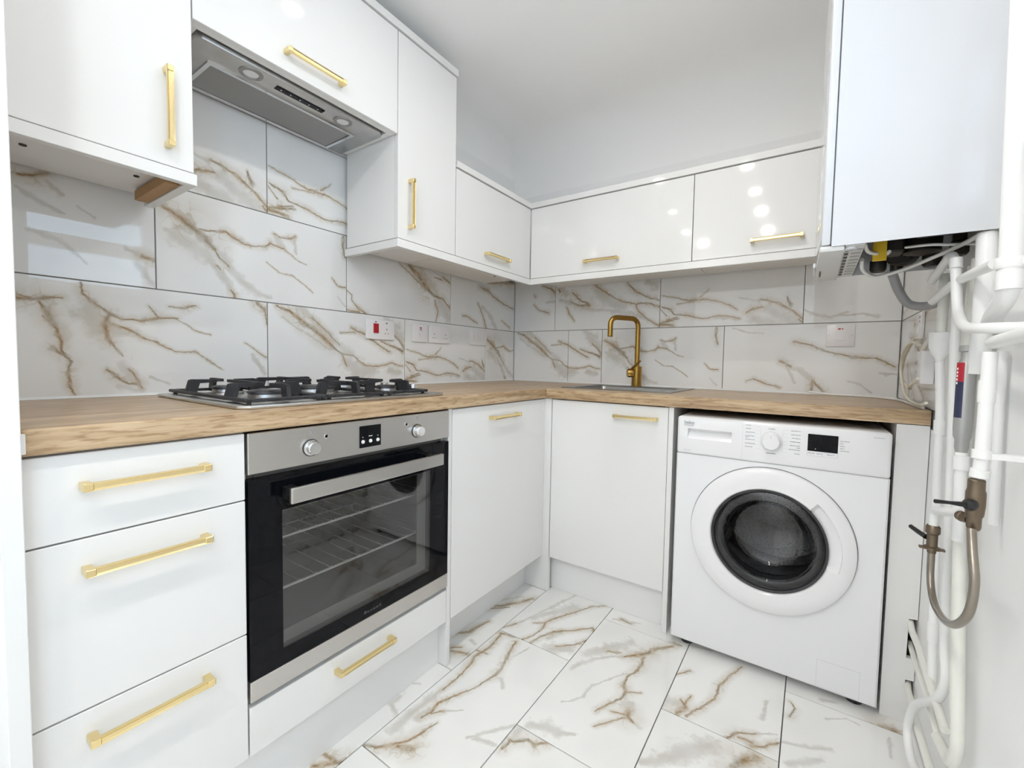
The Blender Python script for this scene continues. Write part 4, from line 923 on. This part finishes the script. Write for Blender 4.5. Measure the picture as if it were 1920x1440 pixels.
obj('trim_ring', lathe(bmesh.new(), [(.1668, .004), (.1668, .0150), (.1600, .0130), (.1560, .006), (.1560, .000)], cen, ax, 72, cap=False), 'rubber', dring, 40)
obj('glass', lathe(bmesh.new(), [(.1562, .012), (.152, .0145), (.138, .0150), (.128, .010), (.122, -.020), (.112, -.055), (.095, -.068), (.05, -.074), (0, -.076)], cen, ax, 72, cap=False), 'porthole_glass', dring, 60)
# rubber gasket and drum behind the glass
obj('gasket', lathe(bmesh.new(), [(.1658, .003), (.1600, -.010), (.1500, -.030), (.1560, -.045), (.1420, -.062), (.1480, -.085)], cen, ax, 72, cap=False), 'rubber', t, 50)
obj('drum', lathe(bmesh.new(), [(.1480, -.086), (.2300, -.100), (.2350, -.16), (.2350, -.40), (.2100, -.42), (.06, -.40), (0, -.40)], cen, ax, 72, cap=False), 'drum_holes', t, 40)
for k in range(3):
    a = math.radians(95 + 120 * k); c_ = Vector((wc[0] + .212 * math.cos(a), WYF + .26, wc[1] + .212 * math.sin(a)))
    bm = bmesh.new(); bmesh.ops.create_cube(bm, size=1.0, matrix=Matrix.Translation(c_) @ Matrix.Rotation(-a, 4, 'Y') @ Matrix.Diagonal((.05, .22, .045, 1)))
    bmesh.ops.bevel(bm, geom=bm.edges[:], offset=.012, segments=2, affect='EDGES')
    obj('paddle', bm, 'boiler_grey', t, 40)

# ------------------------------------------------------------------ sockets and switches
def plate(name, label, cat, face, a0, a1, z0, z1, th=.009):
    """white wall plate on the left ('L'), back ('B') or right ('R') wall"""
    if face == 'L': b = (.0005, th, a0, a1, z0, z1)
    elif face == 'B': b = (a0, a1, -th, -.0005, z0, z1)
    else: b = (RX - th, RX - .0005, a0, a1, z0, z1)
    c = ((b[0] + b[1]) / 2, (b[2] + b[3]) / 2, z0)
    t = thing(name, label, cat, c)
    bpart('plate', b, 'socket_white', t, bev=.002, seg=2, smooth=40)
    return t
def bit(t, name, face, a, z, w, h, m, th=.009, out=.0008):
    """small piece on the plate: pin slots, rockers, lamps"""
    if face == 'L': b = (th - .001, th + out, a - w / 2, a + w / 2, z - h / 2, z + h / 2)
    elif face == 'B': b = (a - w / 2, a + w / 2, -th - out, -th + .001, z - h / 2, z + h / 2)
    else: b = (RX - th - out, RX - th + .001, a - w / 2, a + w / 2, z - h / 2, z + h / 2)
    return bpart(name, b, m, t)
def pins(t, face, a, z, s=1.0):
    bit(t, 'pin_slot', face, a, z + .008 * s, .0035, .007, 'edge_dark', out=.0003)
    bit(t, 'pin_slot', face, a - .008 * s, z - .010 * s, .005, .0035, 'edge_dark', out=.0003); bit(t, 'pin_slot', face, a + .008 * s, z - .010 * s, .005, .0035, 'edge_dark', out=.0003)
t = plate('cooker_switch', 'white cooker switch plate with a red rocker and one socket', 'switch', 'L', -1.077, -.931, 1.1115, 1.1960)
bit(t, 'rocker', 'L', -1.030, 1.158, .024, .040, 'red_switch', out=.004); bit(t, 'neon', 'L', -1.030, 1.185, .009, .005, 'edge_dark', out=.0004)
pins(t, 'L', -.974, 1.148); bit(t, 'neon', 'L', -.974, 1.183, .009, .005, 'edge_dark', out=.0004)
t = plate('fused_spur', 'small white fused spur between the cooker switch and the double socket', 'switch', 'L', -.828, -.735, 1.1120, 1.1965)
bit(t, 'neon', 'L', -.778, 1.178, .014, .005, 'red_switch'); bit(t, 'neon', 'L', -.778, 1.169, .012, .004, 'edge_dark'); bit(t, 'fuse_carrier', 'L', -.775, 1.145, .022, .020, 'socket_white', out=.003)
t = plate('double_socket', 'white double wall socket above the oak worktop', 'socket', 'L', -.724, -.578, 1.1120, 1.1960)
pins(t, 'L', -.690, 1.147); pins(t, 'L', -.612, 1.147)
for a in (-.665, -.637): bit(t, 'rocker', 'L', a, 1.172, .010, .016, 'socket_white', out=.003)
t = plate('multi_switch', 'white wall switch plate with several small rockers nearest the corner', 'switch', 'L', -.420, -.282, 1.1150, 1.2000)
for a in (-.385, -.355, -.325, -.300): bit(t, 'rocker', 'L', a, 1.160, .014, .034, 'socket_white', out=.003)
for a in (-.370, -.335): bit(t, 'neon', 'L', a, 1.184, .006, .004, 'boiler_grey', out=.0004)
t = plate('appliance_switch', 'white appliance switch plate alone above the worktop near the boiler', 'switch', 'B', 1.6125, 1.7080, 1.1145, 1.2065)
bit(t, 'rocker', 'B', 1.658, 1.158, .026, .034, 'socket_white', out=.004); bit(t, 'neon', 'B', 1.656, 1.187, .009, .005, 'red_switch'); bit(t, 'neon', 'B', 1.666, 1.187, .005, .004, 'red_switch')
for a in (1.6215, 1.6990): bit(t, 'screw', 'B', a, 1.160, .004, .004, 'boiler_grey', out=.0003)
t = plate('boiler_spur', 'white fused spur plate on the right wall with a cream cable', 'switch', 'R', -.425, -.335, 1.120, 1.205)
bit(t, 'neon', 'R', -.40, 1.190, .006, .010, 'edge_dark'); bit(t, 'neon', 'R', -.40, 1.176, .006, .006, 'red_switch'); bit(t, 'fuse_carrier', 'R', -.385, 1.150, .02, .024, 'socket_white', out=.003)
t = plate('single_socket', 'white single socket low on the right wall behind the pipes', 'socket', 'R', -.590, -.490, .985, 1.078, th=.03)
bit(t, 'pin_slot', 'R', -.535, 1.045, .004, .014, 'edge_dark', th=.03, out=.0004); bit(t, 'pin_slot', 'R', -.515, 1.045, .005, .008, 'edge_dark', th=.03, out=.0004); bit(t, 'pin_slot', 'R', -.535, 1.018, .004, .010, 'edge_dark', th=.03, out=.0004)
# cables
xc = RX - .012
tag(obj('cable_coil', tube(bmesh.new(), smooth_path([(xc, -.380, 1.126), (xc, -.300, 1.108), (xc - .004, -.215, 1.060), (xc - .006, -.200, 1.000), (xc - .004, -.300, .968), (xc - .012, -.420, .965), (xc - .026, -.500, .972), (xc - .028, -.630, 1.000)], 8), .0042, 8), 'cable_cream', smooth=60),
    'upper loop of cream cable hanging on the right wall tiles', 'cable')
tag(obj('cable_coil', tube(bmesh.new(), smooth_path([(xc - .012, -.520, 1.096), (xc - .012, -.400, 1.110), (xc - .014, -.275, 1.085), (xc - .014, -.235, 1.030), (xc - .012, -.270, .975), (xc - .012, -.330, .945), (xc - .012, -.430, .928), (xc - .010, -.560, .925), (xc - .010, -.640, .935)], 8), .0042, 8), 'cable_cream', smooth=60),
    'lower loop of cream cable drooping towards the worktop', 'cable')
tag(obj('cable_end', tube(bmesh.new(), smooth_path([(1.560, -.030, ZT + .012), (1.640, -.050, ZT + .006), (1.760, -.075, ZT + .005), (1.830, -.20, ZT + .005), (xc - .006, -.40, ZT + .005), (xc - .004, -.57, ZT + .006)], 8), .0040, 8), 'cable_white', smooth=60),
    'thin white cable lying along the back of the worktop', 'cable')

# ------------------------------------------------------------------ boiler on the right wall (front looks along -x)
BY0, BY1, BZ0, BZ1 = -1.080, -.700, 1.283, 1.985
XB0, XB1 = 1.5925, 1.851
t = thing('boiler', 'white wall-hung boiler beside the low wall cabinets, open underneath', 'boiler', (1.72, -.89, BZ0))
bm = bmesh.new()
for b in ((XB0, XB1, BY0, BY0 + .002, BZ0, BZ1), (XB0, XB1, BY1 - .002, BY1, BZ0, BZ1), (XB1 - .004, XB1, BY0 + .0025, BY1 - .0025, BZ0 + .02, BZ1), (XB0, XB1, BY0, BY1, BZ1 + .0005, BZ1 + .003)):
    box(bm, *b)
obj('casing', bm, 'boiler_white', t)
bm = bmesh.new()    # front cover, turned a hair so its face just shows
prism(bm, [(1.5745, BY0 + .001), (1.5905, BY0 - .0005), (1.5905, BY1 + .0005), (1.5615, BY1 - .001)], 'z', BZ0 + .004, BZ1, bev=.0025, seg=2)
obj('front_cover', bm, 'boiler_white', t, 40)
bpart('cover_gap', (1.5908, 1.5922, BY0 + .0015, BY1 - .0015, BZ0 + .004, BZ1 - .002), 'edge_dark', t)
cpn = obj('control_panel', prism(bmesh.new(), [(1.5720, BY0 + .003), (1.6160, BY0 + .003), (1.6160, BY1 - .003), (1.5620, BY1 - .003)], 'z', BZ0 - .010, BZ0 + .003, bev=.003, seg=2), 'boiler_grey', t, 40)
bpart('slot', (1.5740, 1.5775, -.86, -.78, BZ0 - .0108, BZ0 - .009), 'edge_dark', cpn)
bpart('bracket', (1.5600, 1.5665, -.90, -.79, BZ0 - .008, BZ0 + .004), 'boiler_white', cpn, bev=.002)
obj('latch', lathe(bmesh.new(), [(.012, 0), (.012, .005), (.006, .006), (.006, .003), (0, .003)], (1.6260, BY0 + .020, BZ0 - .002), (0, 0, -1), 18, cap=False), 'boiler_white', t, 40)
vt = bpart('vent_plate', (1.6170, 1.6500, BY0 + .004, BY1 - .004, BZ0 - .002, BZ0 + .006), 'boiler_grey', t)
for i in range(9):
    y = BY0 + .035 + i * .036
    bpart('slat', (1.6185, 1.6255, y, y + .018, BZ0 - .0035, BZ0 - .0022), 'rubber', vt)
    bpart('slat', (1.6300, 1.6480, y, y + .012, BZ0 - .0035, BZ0 - .0022), 'inner_metal', vt)
bpart('tray', (1.6510, XB1 - .005, BY0 + .003, BY1 - .003, BZ0 + .115, BZ0 + .120), 'dark_metal', t)
bpart('divider', (1.6510, 1.6530, BY0 + .003, BY1 - .003, BZ0 + .006, BZ0 + .114), 'inner_metal', t)
# parts showing in the open underside
gv = bpart('gas_valve', (1.690, 1.735, -.905, -.845, BZ0 + .012, BZ0 + .112), 'dark_metal', t, bev=.004)
bpart('tag', (1.676, 1.702, -.9130, -.9060, BZ0 - .006, BZ0 + .050), 'yellow_tag', gv, bev=.001)
obj('pump', lathe(bmesh.new(), [(.020, 0), (.034, .004), (.036, .05), (.030, .058), (.022, .060), (.022, .100)], (1.770, -.860, BZ0 + .010), seg=28), 'dark_metal', t, 40)
obj('pump_head', lathe(bmesh.new(), [(.026, 0), (.030, .006), (.030, .05), (.018, .058)], (1.735, -.800, BZ0 + .030), (.4, .9, .1), 24), 'dark_metal', t, 40)
obj('flow_block', nbox(1.745, 1.835, -1.00, -.93, BZ0 + .030, BZ0 + .110, bev=.006), 'dark_metal', t)
for (x, y, r_) in ((1.700, -.770, .013), (1.740, -.745, .010), (1.800, -.790, .014), (1.825, -.900, .012)):
    obj('connector', lathe(bmesh.new(), [(r_, -.008), (r_ * 1.35, -.002), (r_ * 1.35, .02), (r_, .024), (r_, .11)], (x, y, BZ0), seg=18), 'dark_metal', t, 40)
tag(obj('boiler_cable', tube(bmesh.new(), smooth_path([(1.655, -.985, BZ0 + .02), (1.668, -.930, BZ0 + .012), (1.700, -.900, BZ0 + .010), (1.706, -.915, BZ0 + .012)], 8), .0040, 8), 'cable_white', smooth=60), 'short white cable looping to the yellow tag under the boiler', 'cable')
tag(obj('boiler_cable', tube(bmesh.new(), smooth_path([(1.660, -.860, BZ0 + .010), (1.668, -.800, BZ0 - .006), (1.700, -.745, BZ0 - .014), (1.750, -.770, BZ0 - .006), (1.790, -.880, BZ0 - .002), (1.815, -.985, BZ0 - .001), (1.835, -1.02, BZ0 + .010)], 8), .0045, 8), 'cable_white', smooth=60), 'long white cable sagging under the boiler', 'cable')
tag(obj('boiler_cable', tube(bmesh.new(), smooth_path([(1.735, -.905, BZ0 + .020), (1.770, -.945, BZ0 + .012), (1.800, -.955, BZ0 + .006), (1.838, -.985, BZ0 - .004)], 8), .0030, 8), 'cable_white', smooth=60), 'thin white cable crossing the dark boiler underside', 'cable')
tag(obj('drain_hose', tube(bmesh.new(), smooth_path([(1.745, -.640, BZ0 + .004), (1.765, -.610, BZ0 - .040), (1.790, -.600, BZ0 - .075), (1.825, -.640, BZ0 - .085), (1.840, -.70, BZ0 - .070)], 8), .0115, 12), 'hose_grey', smooth=60), 'grey ribbed drain hose curving behind the boiler pipes', 'hose')

# ------------------------------------------------------------------ pipework on the right wall
def pipe(label, pts, r, m='pipe_white', rad=.03, parts=(), name='pipe', group='pipework on the right wall'):
    P = fillet(pts, rad, 7)
    base = min((Vector(p) for p in pts), key=lambda v: v.z)
    if not parts:
        return tag(obj(name, tube(bmesh.new(), P, r, 16), m, smooth=60), label, 'pipe', group)
    t = thing(name, label, 'pipe', base, group)
    obj('tube', tube(bmesh.new(), P, r, 16), m, t, 60)
    for nm, a, b, rr, mm in parts:
        obj(nm, lathe(bmesh.new(), [(rr, 0), (rr, (Vector(b) - Vector(a)).length)], a, Vector(b) - Vector(a), 20), mm, t, 40)
    return t
# condensate cup and its drop pipe
t = thing('tundish', 'white plastic tundish cup catching two pipes below the boiler', 'tundish', (1.828, -.775, 1.06))
obj('cup', lathe(bmesh.new(), [(.0085, -.048), (.0095, -.040), (.0165, -.030), (.0215, -.014), (.0225, .002), (.0225, .022), (.0210, .0225), (.0205, .000), (.008, -.02)], (1.828, -.775, 1.094), seg=32, cap=False), 'pipe_white', t, 50)
pipe('left of the two short white pipes emptying into the tundish', [(1.830, -.763, 1.100), (1.832, -.755, 1.255)], .0080)
pipe('wider short cream pipe emptying into the tundish', [(1.826, -.784, 1.098), (1.824, -.795, 1.255)], .0100, 'pipe_cream')
pipe('thin white drop pipe running from the tundish down to the floor pipes', [(1.828, -.775, 1.044), (1.830, -.800, .94), (1.830, -.815, .76), (1.830, -.877, .363), (1.830, -.895, .285)], .0088,
     parts=(('coupling', (1.830, -.804, .905), (1.830, -.807, .870), .0110, 'pipe_white'), ('coupling', (1.830, -.866, .435), (1.830, -.871, .395), .0110, 'pipe_white')))
pipe('white pipe ending in an S-bend above the floor', [(1.834, -.862, 1.250), (1.834, -.868, 1.09), (1.834, -.911, .78), (1.832, -.954, .45), (1.830, -.998, .372), (1.824, -.980, .325), (1.812, -.83, .205), (1.806, -.80, .120), (1.806, -.875, .085), (1.815, -.96, .120)], .0088, rad=.05)
pipe('cream-coloured riser pipe in the middle of the pipework', [(1.832, -1.010, 1.245), (1.830, -1.000, 1.10), (1.828, -1.005, .95), (1.826, -1.022, .80), (1.826, -1.055, .60), (1.826, -1.115, .315), (1.826, -1.085, .262), (1.826, -.98, .240)], .0105, 'pipe_cream', rad=.035)
pipe('pale pipe hidden close behind the cream riser', [(1.836, -.955, 1.240), (1.836, -.965, .95), (1.836, -1.000, .55), (1.836, -1.04, .34)], .0085, 'pipe_cream')
# swan-necked pipe under the boiler
pipe('white pipe looping down from the boiler like a swan neck', [(1.800, -.800, 1.238), (1.796, -1.000, 1.262), (1.797, -1.030, 1.225), (1.800, -1.045, 1.140), (1.796, -1.10, 1.110), (1.786, -1.19, 1.096), (1.796, -1.245, 1.092), (1.850, -1.305, 1.088)], .0086, rad=.045,
     parts=(('collar', (1.797, -1.026, 1.245), (1.797, -1.030, 1.225), .0100, 'pipe_white'),))
pipe('white pipe passing under the boiler from the clip', [(1.804, -.800, 1.190), (1.804, -.98, 1.203), (1.803, -1.10, 1.200), (1.802, -1.235, 1.193)], .0086)
pipe('wide grey-white pipe dropping from the boiler beside the gas pipe', [(1.830, -1.060, 1.279), (1.829, -1.075, 1.20), (1.828, -1.078, 1.11), (1.828, -1.07, 1.02)], .0150)
t = thing('gas_pipe', 'thick white gas pipe running up in front of the boiler', 'pipe', (1.806, -1.26, 1.10), 'pipework on the right wall')
obj('tube', tube(bmesh.new(), fillet([(1.818, -1.185, 2.245), (1.812, -1.215, 1.80), (1.806, -1.275, 1.30), (1.806, -1.285, 1.140), (1.812, -1.21, 1.120), (1.824, -1.14, 1.108)], .03, 7), .0130, 20), 'pipe_white', t, 60)
obj('collar', lathe(bmesh.new(), [(.0155, 0), (.0165, .003), (.0165, .014), (.0155, .016)], (1.806, -1.281, 1.176), (0, 0, 1), 24), 'pipe_white', t, 40)
bpart('bracket', (1.815, 1.8525, -1.298, -1.266, 1.177, 1.190), 'pipe_white', t, bev=.003)
obj('elbow_socket', tube(bmesh.new(), [(1.806, -1.283, 1.172), (1.806, -1.284, 1.145)], .0148, 20), 'pipe_white', t, 40)
pipe('white pipe crossing level towards the viewer below the gas pipe', [(1.806, -1.235, 1.070), (1.806, -1.32, 1.074), (1.806, -1.48, 1.080), (1.8525, -1.53, 1.082)], .0098)
pipe('straight white front pipe feeding the upper brass valve', [(1.803, -1.236, 1.055), (1.802, -1.238, 1.00), (1.800, -1.243, .885), (1.799, -1.241, .862)], .0092,
     parts=(('coupling', (1.802, -1.237, 1.010), (1.8015, -1.238, .975), .0105, 'pipe_white'), ('clip', (1.8003, -1.242, .900), (1.8000, -1.243, .886), .0120, 'pipe_white'), ('union_nut', (1.7995, -1.242, .868), (1.799, -1.241, .856), .0118, 'pipe_white')))
pipe('thin pink-white pipe flat against the plaster behind the front pipe', [(1.842, -1.135, 1.060), (1.842, -1.140, .90), (1.842, -1.150, .76)], .0070)
bpart('clip_bar', (1.8085, 1.8525, -1.250, -1.237, .887, .896), 'pipe_white', bpy.data.objects['pipe.010'] if 'pipe.010' in bpy.data.objects else t)
# magnetic filter
fx, fy = 1.815, -1.062
t = thing('inline_filter', 'grey metal inline filter with a red and blue label between the pipes', 'filter', (fx, fy, .875))
obj('body', lathe(bmesh.new(), [(.0085, 0), (.0105, .010), (.0105, .024), (.0130, .030), (.0140, .045), (.0140, .165), (.0120, .172), (.0095, .180), (.0095, .192), (.0125, .194), (.0125, .204), (.0085, .205)], (fx, fy, .868), seg=28), 'inner_metal', t, 40)
la_ = math.atan2(-2.2044 - fy, 1.5702 - fx) - .55
def arc_label(z0, z1, a0, a1, r):
    bm = bmesh.new(); n = 8; A = [[bm.verts.new((fx + r * math.cos(a0 + (a1 - a0) * i / n), fy + r * math.sin(a0 + (a1 - a0) * i / n), z)) for z in (z0, z1)] for i in range(n + 1)]
    for i in range(n): bm.faces.new((A[i][0], A[i + 1][0], A[i + 1][1], A[i][1]))
    return bm
obj('label_top', arc_label(1.004, 1.040, la_ - .75, la_ + .35, .0142), 'label_red', t)
obj('label_bottom', arc_label(.935, 1.004, la_ - .75, la_ + .35, .0142), 'label_blue', t)
bm = bmesh.new()
for i in range(5):
    a = la_ - .45; z = 1.026 - i * .0068
    box(bm, fx + .0142 * math.cos(a) - .0012, fx + .0142 * math.cos(a) + .0012, fy + .0145 * math.sin(a) - .001, fy + .0145 * math.sin(a) + .0005, z, z + .0042)
obj('print', bm, 'print_white', t)
pipe('short white stub pipe with a nut below the inline filter', [(1.815, -1.064, .868), (1.815, -1.070, .80), (1.815, -1.078, .70)], .0090,
     parts=(('nut', (1.815, -1.065, .862), (1.815, -1.067, .835), .0120, 'pipe_white'),))
# filling loop: two brass valves joined by a braided hose
t = thing('brass_valve', 'upper tarnished brass valve with a black lever on the front pipe', 'valve', (1.797, -1.238, .78))
v = Vector((1.797, -1.240, .800))
obj('body', lathe(bmesh.new(), [(.0075, -.030), (.0090, -.026), (.0090, -.010), (.0110, -.006), (.0122, .010), (.0122, .030), (.0105, .036), (.0105, .050), (.0090, .052)], v, seg=20), 'brass_old', t, 35)
obj('tee', lathe(bmesh.new(), [(.0060, 0), (.0070, .004), (.0070, .014), (.0085, .015), (.0085, .022)], v + Vector((-.004, .008, -.018)), (-.25, .95, 0), 16), 'brass_old', t, 40)
lv = obj('lever_hub', lathe(bmesh.new(), [(.0085, .010), (.0095, .018), (.0070, .022), (0, .023)], v + Vector((0, 0, .012)), (-.55, -.83, 0), 20), 'lever_black', t, 40)
hub = v + Vector((-.55 * .02, -.83 * .02, .012))
obj('lever', tube(bmesh.new(), [hub, hub + Vector((-.018, .020, -.005)), hub + Vector((-.032, .038, -.010))], [.0050, .0028, .0036], 10), 'lever_black', lv, 50)
t = thing('brass_valve', 'lower tarnished brass valve with a black lever at the hose end', 'valve', (1.790, -1.022, .655))
v2 = Vector((1.790, -1.022, .676))
obj('body', lathe(bmesh.new(), [(.0072, -.026), (.0072, -.020), (.0140, -.018), (.0135, -.014), (.0088, -.012), (.0088, .012), (.0118, .016), (.0118, .028), (.0092, .032)], v2, seg=20), 'brass_old', t, 35)
obj('wing', nbox(v2.x - .020, v2.x + .020, v2.y - .005, v2.y + .005, v2.z - .0195, v2.z - .0150, bev=.001), 'brass_old', t)
obj('lever', tube(bmesh.new(), [v2 + Vector((-.008, .006, .003)), v2 + Vector((-.016, .020, .005)), v2 + Vector((-.028, .042, .010))], [.0055, .0048, .0044], 8), 'lever_black', t, 50)
pipe('short white pipe bending from the brass tee to the lower valve', [(1.790, -1.208, .786), (1.790, -1.120, .762), (1.790, -1.030, .742), (1.790, -1.023, .708)], .0080, rad=.03)
tag(obj('filling_hose', tube(bmesh.new(), smooth_path([(1.792, -1.252, .772), (1.790, -1.272, .745), (1.790, -1.292, .700), (1.788, -1.284, .650), (1.786, -1.235, .606), (1.786, -1.165, .578), (1.787, -1.085, .572), (1.789, -1.034, .598), (1.790, -1.022, .650)], 9), .0062, 14), 'braid', smooth=60), 'grey-brown braided hose hanging in a U between two brass valves', 'hose')
# low pipes leaving the notches of the filler panel
pipe('upper cream pipe leaving the tall notch in the filler panel', [(1.838, -.560, .300), (1.834, -.625, .292), (1.828, -.76, .312), (1.824, -.90, .312), (1.822, -1.05, .306)], .0080, 'pipe_cream', rad=.02)
pipe('slimmer pipe leaving the tall notch just below the upper one', [(1.842, -.560, .225), (1.838, -.66, .225), (1.832, -.86, .240), (1.830, -1.0, .225)], .0062, 'pipe_cream', rad=.02)
pipe('low pipe leaving the small notch near the floor', [(1.842, -.560, .112), (1.836, -.61, .113), (1.826, -.78, .138), (1.822, -1.02, .150)], .0082, 'pipe_cream', rad=.02)
pipe('lowest pipe lying along the foot of the right wall', [(1.836, -.64, .030), (1.834, -.86, .045), (1.832, -1.10, .060)], .0085, 'pipe_white', rad=.02)
